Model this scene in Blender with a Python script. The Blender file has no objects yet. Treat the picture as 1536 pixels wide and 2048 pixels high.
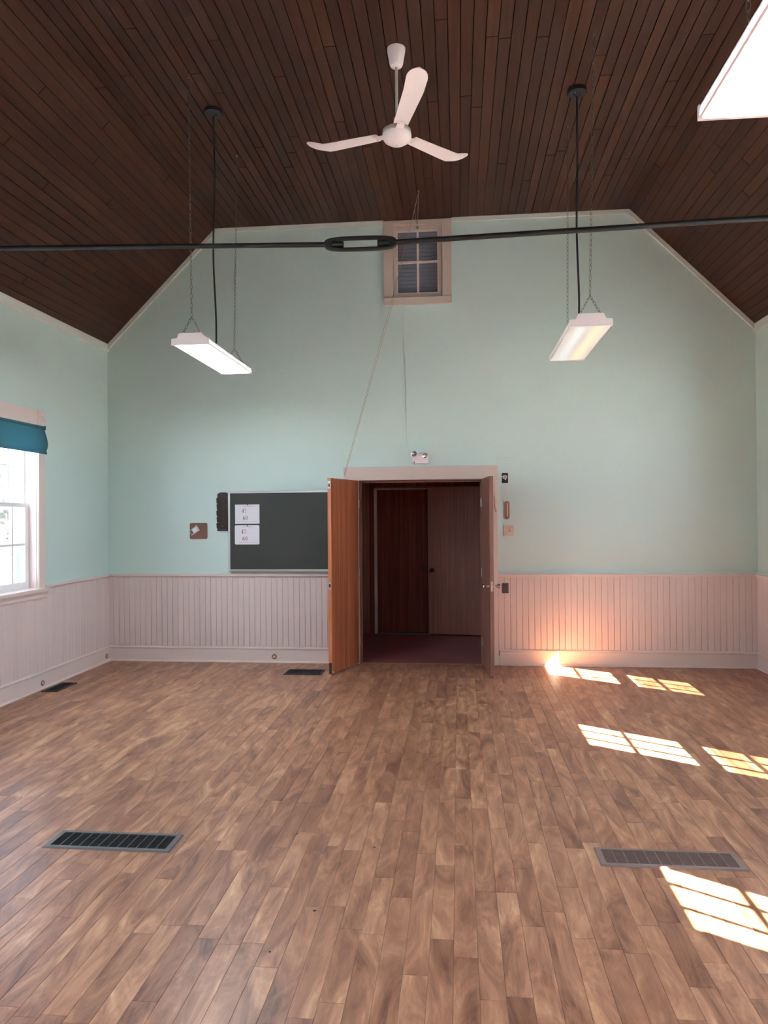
import bpy, bmesh, math, random
from mathutils import Vector, Matrix
random.seed(11)
S = bpy.context.scene
COL = S.collection
PI = math.pi

# ------------------------------------------------------------------ camera
cam_d = bpy.data.cameras.new('camera')
cam = bpy.data.objects.new('camera', cam_d); COL.objects.link(cam)
cam_d.sensor_fit = 'VERTICAL'; cam_d.sensor_height = 36.0; cam_d.sensor_width = 27.0
cam_d.lens = 1488.66 / 2048 * 36.0
cam_d.clip_start = 0.05; cam_d.clip_end = 400
YAW, PITCH, ROLL = 0.09917, 0.00479, 0.00779
cam.matrix_world = (Matrix.Translation((0, 0, 1.62)) @ Matrix.Rotation(YAW, 4, 'Z') @ Matrix.Rotation(PITCH, 4, 'X')
                    @ Matrix.Rotation(ROLL, 4, 'Y') @ Matrix.Rotation(PI / 2, 4, 'X'))
S.camera = cam

# ------------------------------------------------------------------ sky, sun, exposure
W = bpy.data.worlds.new('sky'); S.world = W; W.use_nodes = True
wn = W.node_tree.nodes; wl = W.node_tree.links
wn['Background'].inputs['Color'].default_value = (0.82, 0.94, 1.14, 1)   # even, hazy bright sky
wn['Background'].inputs['Strength'].default_value = 0.50
SUN_DIR = Vector((-0.914, 0.603, -1.0)).normalized()
sun_d = bpy.data.lights.new('sun', 'SUN'); sun_d.energy = 3.1; sun_d.angle = math.radians(0.35); sun_d.color = (1.0, 0.83, 0.60)
sun = bpy.data.objects.new('sun', sun_d); COL.objects.link(sun)
sun.rotation_euler = SUN_DIR.to_track_quat('-Z', 'Y').to_euler(); sun.location = (12, -6, 14)
vs = S.view_settings
S.display_settings.display_device = 'sRGB'
vs.view_transform = 'Standard'; vs.look = 'None'; vs.gamma = 1.0; vs.use_curve_mapping = False
vs.exposure = 6.15
S.cycles.use_denoising = True
S.cycles.max_bounces = 12; S.cycles.diffuse_bounces = 8; S.cycles.glossy_bounces = 4
S.cycles.transparent_max_bounces = 16
S.cycles.caustics_reflective = False; S.cycles.caustics_refractive = False
S.cycles.sample_clamp_indirect = 6.0

# ------------------------------------------------------------------ room numbers (metres; camera stands at x=0 y=0)
XL, XR, D, YF = -3.959, 3.106, 8.114, -3.2
ZE, ZC = 3.58, 4.85
X1, X2 = -2.687, 1.834
CX = (XL + XR) / 2
WZ0, WZ1 = 0.955, 2.50          # side window openings
WZ1R = 2.66
WALL_T = 0.24

# ------------------------------------------------------------------ materials
MATS = {}
def mat(name, color, rough=0.6, metal=0.0, spec=0.5):
    m = bpy.data.materials.new(name); m.use_nodes = True
    b = m.node_tree.nodes['Principled BSDF']
    b.inputs['Base Color'].default_value = (*color, 1); b.inputs['Roughness'].default_value = rough
    b.inputs['Metallic'].default_value = metal; b.inputs['Specular IOR Level'].default_value = spec
    MATS[name] = m
    return m
def nodes(m): return m.node_tree.nodes, m.node_tree.links, m.node_tree.nodes['Principled BSDF']
def coords(m, scale, kind='Object'):
    n, l, b = nodes(m)
    tc = n.new('ShaderNodeTexCoord'); mp = n.new('ShaderNodeMapping'); mp.inputs['Scale'].default_value = scale
    l.new(tc.outputs[kind], mp.inputs['Vector'])
    return mp.outputs['Vector']
def noise(m, vec, scale, detail=4, rough=0.55, dist=0.0):
    n, l, b = nodes(m)
    t = n.new('ShaderNodeTexNoise'); t.inputs['Scale'].default_value = scale; t.inputs['Detail'].default_value = detail
    t.inputs['Roughness'].default_value = rough; t.inputs['Distortion'].default_value = dist
    if vec is not None: l.new(vec, t.inputs['Vector'])
    return t.outputs['Fac']
def ramp(m, fac, stops):
    n, l, b = nodes(m)
    r = n.new('ShaderNodeValToRGB'); e = r.color_ramp.elements
    while len(e) < len(stops): e.new(0.5)
    for i, (p, c) in enumerate(stops):
        e[i].position = p; e[i].color = (*c, 1) if len(c) == 3 else c
    l.new(fac, r.inputs['Fac'])
    return r.outputs['Color']
def mix(m, a, b_, fac, mode='MIX'):
    n, l, b = nodes(m)
    x = n.new('ShaderNodeMix'); x.data_type = 'RGBA'; x.blend_type = mode
    for sock, v in ((x.inputs[6], a), (x.inputs[7], b_), (x.inputs[0], fac)):
        if hasattr(v, 'is_output'): l.new(v, sock)
        elif isinstance(v, (int, float)): sock.default_value = v
        else: sock.default_value = (*v, 1)
    return x.outputs[2]
def math_(m, op, a, b_=0.0):
    n, l, b = nodes(m)
    x = n.new('ShaderNodeMath'); x.operation = op
    for sock, v in ((x.inputs[0], a), (x.inputs[1], b_)):
        if hasattr(v, 'is_output'): l.new(v, sock)
        else: sock.default_value = v
    return x.outputs[0]
def bump(m, h, strength=0.2, dist=0.002):
    n, l, b = nodes(m)
    x = n.new('ShaderNodeBump'); x.inputs['Strength'].default_value = strength; x.inputs['Distance'].default_value = dist
    l.new(h, x.inputs['Height']); l.new(x.outputs[0], b.inputs['Normal'])
def setc(m, c):
    n, l, b = nodes(m); l.new(c, b.inputs['Base Color'])
def tint(m):
    n, l, b = nodes(m)
    a = n.new('ShaderNodeAttribute'); a.attribute_name = 'tint'
    return a.outputs['Fac']

# green wall paint
m = mat('green_paint', (.5, .62, .56), 0.55, spec=0.4)
v = coords(m, (1, 1, 1))
setc(m, mix(m, (.515, .645, .60), (.56, .69, .645), noise(m, v, 1.3, 5, .6)))
bump(m, noise(m, v, 40, 3), 0.06)
# pinkish cream trim paint, scuffed
def paint(name, c1, c2, dirt):
    m = mat(name, c1, 0.5)
    v = coords(m, (1, 1, 1))
    base = mix(m, c1, c2, noise(m, v, 3.0, 5, .6))
    d = ramp(m, noise(m, v, 6, 8, .7, .6), [(0.0, (0, 0, 0)), (0.64, (0, 0, 0)), (0.80, (1, 1, 1))])
    f = math_(m, 'MULTIPLY', d, 0.35)
    setc(m, mix(m, base, dirt, f))
    return m
paint('cream_paint', (.66, .545, .495), (.70, .585, .535), (.40, .31, .27))
m = mat('bead_paint', (.66, .55, .51), 0.5)
v = coords(m, (1, 1, 1))
t_ = tint(m)
base = mix(m, (.635, .525, .49), (.665, .555, .52), t_)
vs_ = coords(m, (60, 60, 2.0))
streak = ramp(m, noise(m, vs_, 1.0, 4, .6), [(0, (0, 0, 0)), (.62, (0, 0, 0)), (.78, (1, 1, 1))])
setc(m, mix(m, base, (.42, .33, .29), math_(m, 'MULTIPLY', streak, 0.35)))
mat('joint_dark', (.06, .04, .035), 0.9)
mat('ceiling_joint', (.004, .0025, .002), 0.9)
paint('pink_paint', (.56, .46, .40), (.60, .50, .44), (.38, .27, .22))
mat('white_trim', (.66, .68, .62), 0.5)
mat('sash_white', (.74, .72, .72), 0.45)

# floor boards
m = mat('laminate', (.3, .17, .11), 0.36, spec=0.5)
n, l, b = nodes(m)
t_ = tint(m)
tc = n.new('ShaderNodeTexCoord')
cmb = n.new('ShaderNodeCombineXYZ')
off = math_(m, 'MULTIPLY', t_, 57.0); off2 = math_(m, 'MULTIPLY', t_, 133.0)
l.new(off, cmb.inputs[0]); l.new(off2, cmb.inputs[1])
add = n.new('ShaderNodeVectorMath'); add.operation = 'ADD'
l.new(tc.outputs['Object'], add.inputs[0]); l.new(cmb.outputs[0], add.inputs[1])
mp = n.new('ShaderNodeMapping'); mp.inputs['Scale'].default_value = (7.5, 1.9, 1)
l.new(add.outputs[0], mp.inputs['Vector'])
swirl = noise(m, mp.outputs[0], 1.0, 7, .66, 1.5)
mp2 = n.new('ShaderNodeMapping'); mp2.inputs['Scale'].default_value = (70, 5, 1)
l.new(add.outputs[0], mp2.inputs['Vector'])
grain = noise(m, mp2.outputs[0], 1.0, 4, .6, .4)
col = ramp(m, swirl, [(0.32, (.105, .045, .028)), (0.42, (.185, .087, .053)), (0.51, (.250, .124, .074)), (0.60, (.315, .170, .101)), (0.71, (.42, .255, .160))])
# knots
mp3 = n.new('ShaderNodeMapping'); mp3.inputs['Scale'].default_value = (5.5, 1.7, 1)
l.new(add.outputs[0], mp3.inputs['Vector'])
vor = n.new('ShaderNodeTexVoronoi'); vor.inputs['Scale'].default_value = 1.0; vor.inputs['Randomness'].default_value = 1.0
l.new(mp3.outputs[0], vor.inputs['Vector'])
dw = math_(m, 'ADD', vor.outputs['Distance'], math_(m, 'MULTIPLY', swirl, 0.18))
ring = math_(m, 'SINE', math_(m, 'MULTIPLY', dw, 42.0))
kn = ramp(m, dw, [(0.0, (1, 1, 1)), (0.16, (1, 1, 1)), (0.30, (0, 0, 0))])
kf = math_(m, 'MULTIPLY', kn, math_(m, 'ADD', math_(m, 'MULTIPLY', ring, 0.2), 0.55))
col = mix(m, col, (.17, .075, .05), kf)
tone = ramp(m, t_, [(0, (1.10, .95, .93)), (.22, (1.40, 1.27, 1.21)), (.75, (1.55, 1.46, 1.40)), (1, (1.78, 1.72, 1.62))])
col = mix(m, col, tone, 1.0, 'MULTIPLY')
col = mix(m, col, ramp(m, grain, [(.3, (.86, .86, .86)), (.7, (1.08, 1.08, 1.08))]), 1.0, 'MULTIPLY')
setc(m, col)
b.inputs['Roughness'].default_value = 0.36

# ceiling boards
m = mat('ceiling_wood', (.045, .022, .016), 0.45, spec=0.22)
t_ = tint(m)
v = coords(m, (45, 1.2, 45))
g = noise(m, v, 1.0, 5, .6, .3)
c = ramp(m, g, [(.3, (.044, .0155, .0085)), (.7, (.066, .0250, .0145))])
c = mix(m, c, ramp(m, t_, [(0, (.80, .80, .82)), (.5, (1, 1, 1)), (1, (1.22, 1.18, 1.10))]), 1.0, 'MULTIPLY')
setc(m, c)

def doorwood(name, stops, rough=0.32):
    m = mat(name, stops[1][1], rough)
    v = coords(m, (26, 26, .55))
    g = noise(m, v, 1.0, 6, .65, .5)
    v2 = coords(m, (110, 110, 2.0))
    g2 = noise(m, v2, 1.0, 3, .6)
    c = ramp(m, g, stops)
    setc(m, mix(m, c, ramp(m, g2, [(.35, (.80, .78, .76)), (.65, (1.1, 1.1, 1.1))]), 1.0, 'MULTIPLY'))
    return m
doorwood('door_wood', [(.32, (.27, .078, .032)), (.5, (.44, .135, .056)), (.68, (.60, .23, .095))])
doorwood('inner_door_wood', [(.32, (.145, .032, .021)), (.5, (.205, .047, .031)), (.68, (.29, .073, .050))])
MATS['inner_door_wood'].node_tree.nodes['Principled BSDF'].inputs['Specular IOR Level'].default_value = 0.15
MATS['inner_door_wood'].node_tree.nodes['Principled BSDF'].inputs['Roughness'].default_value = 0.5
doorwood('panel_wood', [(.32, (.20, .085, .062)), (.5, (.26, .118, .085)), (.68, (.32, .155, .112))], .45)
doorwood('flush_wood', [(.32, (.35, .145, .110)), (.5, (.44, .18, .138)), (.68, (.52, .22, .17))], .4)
doorwood('rack_wood', [(.32, (.022, .013, .011)), (.5, (.030, .018, .015)), (.68, (.042, .026, .02))], .5)
doorwood('brown_wood', [(.32, (.23, .095, .055)), (.5, (.30, .13, .08)), (.68, (.36, .17, .105))], .45)
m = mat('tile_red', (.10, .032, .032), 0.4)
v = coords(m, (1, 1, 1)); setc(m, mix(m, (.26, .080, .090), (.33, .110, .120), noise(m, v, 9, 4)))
mat('iron_black', (.020, .022, .025), 0.5, 0.3)
mat('grille_grey', (.115, .112, .110), 0.42, 0.1)
mat('grille_haze', (.22, .155, .135), 0.45, 0.1)  # grille metal with the glare haze put into its colour
mat('weather_strip_glint', (.62, .58, .55), 0.5)  # metal strip's lit reflection put into a pale flat colour
mat('slot_dark', (.012, .012, .014), 0.8)
mat('slot_haze', (.19, .125, .11), 0.7)  # slots paled by glare haze in the colour itself
mat('chain_metal', (.22, .22, .21), 0.35, 0.9)
mat('cord_black', (.012, .012, .013), 0.6)
mat('white_enamel', (.80, .72, .73), 0.35)
mat('fan_white', (.84, .74, .73), 0.30)
mat('fan_grey', (.50, .49, .45), 0.4)
mat('chrome', (.72, .70, .68), 0.16, 1.0)
mat('steel', (.50, .48, .46), 0.35, 1.0)
mat('alu', (.56, .57, .56), 0.35, 0.85)
m = mat('chalk_green', (.030, .034, .028), 0.6)
v = coords(m, (1, 1, 1)); setc(m, mix(m, (.030, .033, .027), (.045, .048, .041), noise(m, v, 2.6, 6, .65)))
mat('paper', (.72, .70, .74), 0.8)
mat('ink_red', (.26, .03, .055), 0.8)
mat('ink_grey', (.36, .34, .36), 0.8)
m = mat('cork', (.21, .10, .072), 0.85)
v = coords(m, (1, 1, 1)); setc(m, mix(m, (.18, .085, .062), (.25, .125, .09), noise(m, v, 60, 5)))
mat('device_grey', (.50, .50, .46), 0.5)
mat('device_screen', (.11, .12, .13), 0.3)
mat('device_pale', (.62, .64, .66), 0.4)
mat('ivory', (.62, .50, .40), 0.45)
mat('black_plastic', (.018, .017, .018), 0.5)
mat('brown_plastic', (.075, .055, .06), 0.5)
mat('cream_wire', (.72, .68, .60), 0.5)
mat('string', (.42, .34, .26), 0.9)
mat('white_cable', (.52, .60, .55), 0.6)
mat('copper', (.42, .17, .10), 0.35, 0.6)
mat('louver_grey', (.26, .28, .35), 0.5)
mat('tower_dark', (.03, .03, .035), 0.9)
mat('exterior_blue_shade', (.62, .68, .80), 0.6)  # white paint with the blue of sky shade put into it
m = mat('teal_fabric', (.055, .145, .165), 0.85)
n, l, b = nodes(m)
tr = n.new('ShaderNodeBsdfTranslucent'); tr.inputs['Color'].default_value = (.08, .21, .25, 1)
mx = n.new('ShaderNodeMixShader'); mx.inputs[0].default_value = 0.35
l.new(b.outputs[0], mx.inputs[1]); l.new(tr.outputs[0], mx.inputs[2]); l.new(mx.outputs[0], n['Material Output'].inputs[0])
def glassy(name, tcol, fac):
    m = bpy.data.materials.new(name); m.use_nodes = True; MATS[name] = m
    n = m.node_tree.nodes; l = m.node_tree.links; n.clear()
    o = n.new('ShaderNodeOutputMaterial'); t = n.new('ShaderNodeBsdfTransparent'); t.inputs[0].default_value = (*tcol, 1)
    g = n.new('ShaderNodeBsdfGlossy'); g.inputs['Roughness'].default_value = .03
    x = n.new('ShaderNodeMixShader'); x.inputs[0].default_value = fac
    l.new(t.outputs[0], x.inputs[1]); l.new(g.outputs[0], x.inputs[2]); l.new(x.outputs[0], o.inputs[0])
glassy('glass', (.96, .97, .97), 0.05)
m = bpy.data.materials.new('screen_mesh'); m.use_nodes = True; MATS['screen_mesh'] = m
n = m.node_tree.nodes; l = m.node_tree.links
t = n.new('ShaderNodeBsdfTransparent'); x = n.new('ShaderNodeMixShader'); x.inputs[0].default_value = 0.46
n['Principled BSDF'].inputs['Base Color'].default_value = (.10, .105, .12, 1)
l.new(n['Principled BSDF'].outputs[0], x.inputs[1]); l.new(t.outputs[0], x.inputs[2]); l.new(x.outputs[0], n['Material Output'].inputs[0])
m = mat('bounce_ground', (.12, .14, .07), 0.9)
v = coords(m, (1, 1, 1)); setc(m, mix(m, (.74, .77, .80), (.80, .83, .86), noise(m, v, .8, 6)))  # ground paled to bounce more light up into the hall
mat('bark', (.12, .10, .085), 0.9)
mat('leaf_green', (.030, .038, .026), 0.8)
def lens_mat(name, bars, base, width):
    """lit diffuser: glow of the two tubes behind it, across the fixture (object x)"""
    m = bpy.data.materials.new(name); m.use_nodes = True; MATS[name] = m
    n = m.node_tree.nodes; l = m.node_tree.links
    b = n['Principled BSDF']; b.inputs['Base Color'].default_value = (.45, .44, .44, 1); b.inputs['Roughness'].default_value = .4
    tc = n.new('ShaderNodeTexCoord'); sp = n.new('ShaderNodeSeparateXYZ'); l.new(tc.outputs['Object'], sp.inputs[0])
    tot = None
    for (x0, c) in bars:
        d = math_(m, 'SUBTRACT', sp.outputs['X'], x0)
        d = math_(m, 'DIVIDE', d, width)
        e = math_(m, 'POWER', 2.718, math_(m, 'MULTIPLY', math_(m, 'MULTIPLY', d, d), -1.0))
        vm = n.new('ShaderNodeVectorMath'); vm.operation = 'SCALE'; vm.inputs[0].default_value = c; l.new(e, vm.inputs['Scale'])
        if tot is None: tot = vm.outputs[0]
        else:
            a = n.new('ShaderNodeVectorMath'); a.operation = 'ADD'; l.new(tot, a.inputs[0]); l.new(vm.outputs[0], a.inputs[1]); tot = a.outputs[0]
    a = n.new('ShaderNodeVectorMath'); a.operation = 'ADD'; l.new(tot, a.inputs[0]); a.inputs[1].default_value = base
    l.new(a.outputs[0], b.inputs['Emission Color']); b.inputs['Emission Strength'].default_value = 1.0
BRIGHT = [(-.06, (1.3, 1.5, 1.65)), (.06, (1.3, 1.5, 1.65))]
lens_mat('lens_bright', BRIGHT, (.0105, .0115, .012), .030)
lens_mat('lens_white', [(-.06, (.85, .92, 1.0)), (.06, (.85, .92, 1.0))], (.011, .0115, .012), .032)
lens_mat('lens_dim', [(-.055, (.0024, .0040, .0046)), (.06, (.0052, .0043, .0001))], (.0046, .0046, .0041), .035)

# ------------------------------------------------------------------ mesh helper
def wloc(o):
    v = Vector((0, 0, 0))
    while o is not None:
        v += o.location; o = o.parent
    return v
class MB:
    def __init__(s): s.v = []; s.f = []; s.t = []; s.sm = []
    def add(s, vs, fs, tint=0.5, smooth=False):
        o = len(s.v); s.v += [tuple(p) for p in vs]; s.t += [tint] * len(vs)
        for f in fs: s.f.append(tuple(i + o for i in f)); s.sm.append(smooth)
        return s
    def box(s, x0, x1, y0, y1, z0, z1, tint=.5, M=None):
        vs = [Vector((x, y, z)) for z in (z0, z1) for y in (y0, y1) for x in (x0, x1)]
        if M is not None: vs = [M @ p for p in vs]
        return s.add(vs, [(0, 2, 3, 1), (4, 5, 7, 6), (0, 1, 5, 4), (2, 6, 7, 3), (0, 4, 6, 2), (1, 3, 7, 5)], tint)
    def bevbox(s, x0, x1, y0, y1, z0, z1, c, M=None, tint=.5):
        """box with every edge chamfered by c"""
        bm = bmesh.new()
        bmesh.ops.create_cube(bm, size=1)
        for w in bm.verts: w.co = Vector((x0 if w.co.x < 0 else x1, y0 if w.co.y < 0 else y1, z0 if w.co.z < 0 else z1))
        bmesh.ops.bevel(bm, geom=bm.edges[:], offset=c, segments=2, profile=.5, affect='EDGES')
        bm.verts.index_update()
        vs = [w.co.copy() for w in bm.verts]; fs = [[w.index for w in f.verts] for f in bm.faces]; bm.free()
        if M is not None: vs = [M @ p for p in vs]
        return s.add(vs, fs, tint)
    def prism(s, poly, fn0, fn1, tint=.5, smooth=False):
        """poly: 2D points; fn0/fn1 map a point to the two ends"""
        n = len(poly)
        vs = [fn0(p) for p in poly] + [fn1(p) for p in poly]
        fs = [tuple(range(n))[::-1], tuple(range(n, 2 * n))] + [(i, (i + 1) % n, n + (i + 1) % n, n + i) for i in range(n)]
        return s.add(vs, fs, tint, smooth)
    def cyl(s, p0, p1, r0, r1=None, n=16, caps=True, smooth=True):
        r1 = r0 if r1 is None else r1
        p0 = Vector(p0); p1 = Vector(p1); d = (p1 - p0).normalized()
        a = d.orthogonal().normalized(); b = d.cross(a)
        vs = []
        for p, r in ((p0, r0), (p1, r1)):
            vs += [p + (a * math.cos(2 * PI * i / n) + b * math.sin(2 * PI * i / n)) * r for i in range(n)]
        fs = [(i, (i + 1) % n, n + (i + 1) % n, n + i) for i in range(n)]
        s.add(vs, fs, smooth=smooth)
        if caps:
            s.add(vs[:n], [tuple(range(n))[::-1]]); s.add(vs[n:], [tuple(range(n))])
        return s
    def lathe(s, o, prof, axis=(0, 0, 1), n=24):
        o = Vector(o); d = Vector(axis).normalized(); a = d.orthogonal().normalized(); b = d.cross(a)
        vs = []
        for (r, h) in prof:
            vs += [o + d * h + (a * math.cos(2 * PI * i / n) + b * math.sin(2 * PI * i / n)) * max(r, 1e-4) for i in range(n)]
        fs = []
        for k in range(len(prof) - 1):
            fs += [(k * n + i, k * n + (i + 1) % n, (k + 1) * n + (i + 1) % n, (k + 1) * n + i) for i in range(n)]
        return s.add(vs, fs, smooth=True)
    def tube(s, pts, r, n=8):
        pts = [Vector(p) for p in pts]; vs = []; a = None
        for i, p in enumerate(pts):
            d = (pts[min(i + 1, len(pts) - 1)] - pts[max(i - 1, 0)]).normalized()
            a = d.orthogonal().normalized() if a is None else (a - d * a.dot(d)).normalized()
            b = d.cross(a)
            vs += [p + (a * math.cos(2 * PI * k / n) + b * math.sin(2 * PI * k / n)) * r for k in range(n)]
        fs = []
        for i in range(len(pts) - 1):
            fs += [(i * n + k, i * n + (k + 1) % n, (i + 1) * n + (k + 1) % n, (i + 1) * n + k) for k in range(n)]
        fs += [tuple(range(n))[::-1], tuple(range((len(pts) - 1) * n, len(pts) * n))]
        return s.add(vs, fs, smooth=True)
    def torus(s, c, axis, u, R, r, n=12, k=6, stretch=1.0):
        c = Vector(c); d = Vector(axis).normalized(); u = Vector(u).normalized(); w = d.cross(u)
        vs = []
        for i in range(n):
            A = 2 * PI * i / n; cc = u * math.cos(A) * stretch + w * math.sin(A)
            for j in range(k):
                B = 2 * PI * j / k
                vs.append(c + cc * R + (u * math.cos(A) + w * math.sin(A)) * r * math.cos(B) + d * r * math.sin(B))
        fs = [(i * k + j, ((i + 1) % n) * k + j, ((i + 1) % n) * k + (j + 1) % k, i * k + (j + 1) % k) for i in range(n) for j in range(k)]
        return s.add(vs, fs, smooth=True)
    def plank(s, x0, x1, y0, y1, zb, zt, c, tint, fn=None, g=.0004):
        """board with a chamfered face at zt (fn maps board space to the room)"""
        vs = [(x0 + g, y0 + g, zb), (x1 - g, y0 + g, zb), (x1 - g, y1 - g, zb), (x0 + g, y1 - g, zb)]
        e = c if zt > zb else -c
        vs += [(x, y, zt - e) for (x, y, z) in vs[:4]]
        vs += [(x0 + g + c, y0 + g + c * .6, zt), (x1 - g - c, y0 + g + c * .6, zt), (x1 - g - c, y1 - g - c * .6, zt), (x0 + g + c, y1 - g - c * .6, zt)]
        if fn: vs = [fn(*p) for p in vs]
        fs = [(8, 9, 10, 11)]
        for a in (0, 4): fs += [(a + i, a + (i + 1) % 4, a + 4 + (i + 1) % 4, a + 4 + i) for i in range(4)]
        return s.add(vs, fs, tint)
    def build(s, name, material, parent=None, label=None, cat=None, group=None, kind=None, at=None, fix=True):
        me = bpy.data.meshes.new(name)
        o = bpy.data.objects.new(name, me); COL.objects.link(o)
        if parent is not None: o.parent = parent
        base = wloc(parent) if parent is not None else Vector((0, 0, 0))
        if at is not None: o.location = Vector(at) - base; base = Vector(at)
        me.from_pydata([tuple(Vector(p) - base) for p in s.v], [], s.f)
        at_ = me.attributes.new('tint', 'FLOAT', 'POINT'); at_.data.foreach_set('value', s.t)
        me.polygons.foreach_set('use_smooth', s.sm)
        if fix:
            bm = bmesh.new(); bm.from_mesh(me); bmesh.ops.recalc_face_normals(bm, faces=bm.faces); bm.to_mesh(me); bm.free()
        me.materials.append(MATS[material]); me.update()
        if any(s.sm):
            try: me.set_sharp_from_angle(angle=math.radians(40))
            except Exception: pass
        return tag(o, label, cat, group, kind)
def tag(o, label=None, cat=None, group=None, kind=None):
    if label: o['label'] = label
    if cat: o['category'] = cat
    if group: o['group'] = group
    if kind: o['kind'] = kind
    return o
def empty(name, loc, label=None, cat=None, group=None, kind=None):
    o = bpy.data.objects.new(name, None); COL.objects.link(o); o.location = loc; o.empty_display_size = .1
    return tag(o, label, cat, group, kind)
def in_view(x, y, lo=2.2): return y > lo and -.67 * y < x < .41 * y

# ------------------------------------------------------------------ wall slabs
def roof_z(x): return min(ZC, ZE + (x - XL) * (ZC - ZE) / (X1 - XL), ZE + (XR - x) * (ZC - ZE) / (XR - X2))
def slab_with_holes(mb, xs, top, y0, y1, holes, mapf):
    """vertical slab in strips between the xs; holes = (x0, x1, z0, z1)"""
    xs = sorted(set(xs + [h[0] for h in holes] + [h[1] for h in holes]))
    for a, b in zip(xs[:-1], xs[1:]):
        c = (a + b) / 2
        hs = sorted([h for h in holes if h[0] < c < h[1]], key=lambda h: h[2])
        z = 0.0; runs = []
        for h in hs:
            if h[2] > z: runs.append((z, h[2], False))
            z = h[3]
        runs.append((z, None, True))
        for (za, zb, last) in runs:
            ta, tb = (top(a), top(b)) if last else (zb, zb)
            poly = [(a, za), (b, za), (b, tb), (a, ta)]
            mb.prism(poly, lambda p: mapf(p[0], y0, p[1]), lambda p: mapf(p[0], y1, p[1]))
DOOR = (-1.085, 0.262, 0.0, 2.008)
HWIN = (-.689, -.147, 4.00, 4.795)
mb = MB()
slab_with_holes(mb, [XL, X1, X2, XR], roof_z, D, D + .16, [DOOR, HWIN], lambda x, y, z: (x, y, z))
wall_back = mb.build('wall_back', 'green_paint', kind='structure', label='pale green gable end wall with the double doorway')
WIN_L = [6.31, 3.95, 1.59, -.77]
WIN_R = [6.40, 4.08, 1.74, -.60]
WW = .70
def side_wall(name, xw, sgn, wins, lab, ztop=WZ1):
    mb = MB()
    slab_with_holes(mb, [YF, D], lambda y: ZE, 0, WALL_T, [(c - WW / 2, c + WW / 2, WZ0, ztop) for c in wins], lambda y, t, z: (xw + sgn * t, y, z))
    return mb.build(name, 'green_paint', kind='structure', label=lab)
wall_left = side_wall('wall_left', XL, -1, WIN_L, 'pale green side wall with the teal blind window')
wall_right = side_wall('wall_right', XR, 1, WIN_R, 'pale green side wall at the right edge', WZ1R)
mb = MB()
slab_with_holes(mb, [XL, X1, X2, XR], roof_z, YF - .15, YF, [], lambda x, y, z: (x, y, z))
mb.build('wall_front', 'green_paint', kind='structure', label='green gable wall behind the photographer')

# ------------------------------------------------------------------ floor and planks
floor = MB().box(XL - WALL_T, XR + WALL_T, YF - .15, D, -.20, -.009).build('floor', 'joint_dark', kind='structure', label='brown wood laminate strip floor')
PW = .0893
rows = []
x = XL; k = 0
while x < XR - .003:
    x2 = min(x + PW, XR)
    y = YF - random.random() * .6
    while y < D:
        y2 = y + random.uniform(.38, .95)
        if D - y2 < .12: y2 = D
        rows.append((x, x2, max(y, YF), min(y2, D), random.random())); y = y2
    x = x2
vis = [r for r in rows if in_view((r[0] + r[1]) / 2, r[3]) and r[3] > 2.3]
vis.sort(key=lambda r: r[2] + r[3])
single = set(map(tuple, vis[:296]))
rest = MB()
for r in rows:
    if r[3] <= YF: continue
    if tuple(r) in single:
        MB().plank(r[0], r[1], r[2], r[3], -.009, 0, .0011, r[4]).build('plank', 'laminate', floor, fix=False)
    else: rest.plank(r[0], r[1], r[2], r[3], -.009, 0, .0011, r[4])
rest.build('plank_field', 'laminate', floor, kind='stuff', fix=False)

# ------------------------------------------------------------------ ceiling and boards
mb = MB()
prof = [(XL - WALL_T, ZE - WALL_T), (X1, ZC), (X2, ZC), (XR + WALL_T, ZE - WALL_T), (XR + WALL_T, ZE + .25), (X2 + .1, ZC + .25), (X1 - .1, ZC + .25), (XL - WALL_T, ZE + .25)]
lift = .012
mb.prism([(px, pz + (lift if i < 4 else 0)) for i, (px, pz) in enumerate(prof)], lambda p: (p[0], YF - .15, p[1]), lambda p: (p[0], D + .16, p[1]))
ceiling = mb.build('ceiling', 'ceiling_joint', kind='structure', label='dark brown tongue and groove board ceiling with sloped sides')
crest = MB()
def ceiling_face(u0, u1, fn, bw):
    n = max(1, round((u1 - u0) / bw)); bw = (u1 - u0) / n
    for i in range(n):
        y = YF - random.random() * 3
        while y < D:
            y2 = y + random.uniform(2.2, 4.6)
            if D - y2 < .5: y2 = D
            a, b_ = max(y, YF), min(y2, D); t = random.random() ** 1.2
            if b_ > YF:
                ua, ub = u0 + i * bw, u0 + (i + 1) * bw
                if b_ > 3.0: MB().plank(ua, ub, a, b_, -.012, 0, .0007, t, fn, .0031).build('ceiling_board', 'ceiling_wood', ceiling, fix=False)
                else: crest.plank(ua, ub, a, b_, -.012, 0, .0007, t, fn, .0031)
            y = y2
ceiling_face(X1, X2, lambda u, y, h: (u, y, ZC - h), .086)
SL = math.hypot(X1 - XL, ZC - ZE)
ex, ez = (X1 - XL) / SL, (ZC - ZE) / SL
ceiling_face(0, SL, lambda u, y, h: (XL + u * ex + h * ez, y, ZE + u * ez - h * ex), .0858)
SR = math.hypot(XR - X2, ZC - ZE)
fx, fz = (XR - X2) / SR, (ZC - ZE) / SR
ceiling_face(0, SR, lambda u, y, h: (XR - u * fx - h * fz, y, ZE + u * fz - h * fx), .0858)
crest.build('ceiling_board_field', 'ceiling_wood', ceiling, kind='stuff', fix=False)

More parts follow.
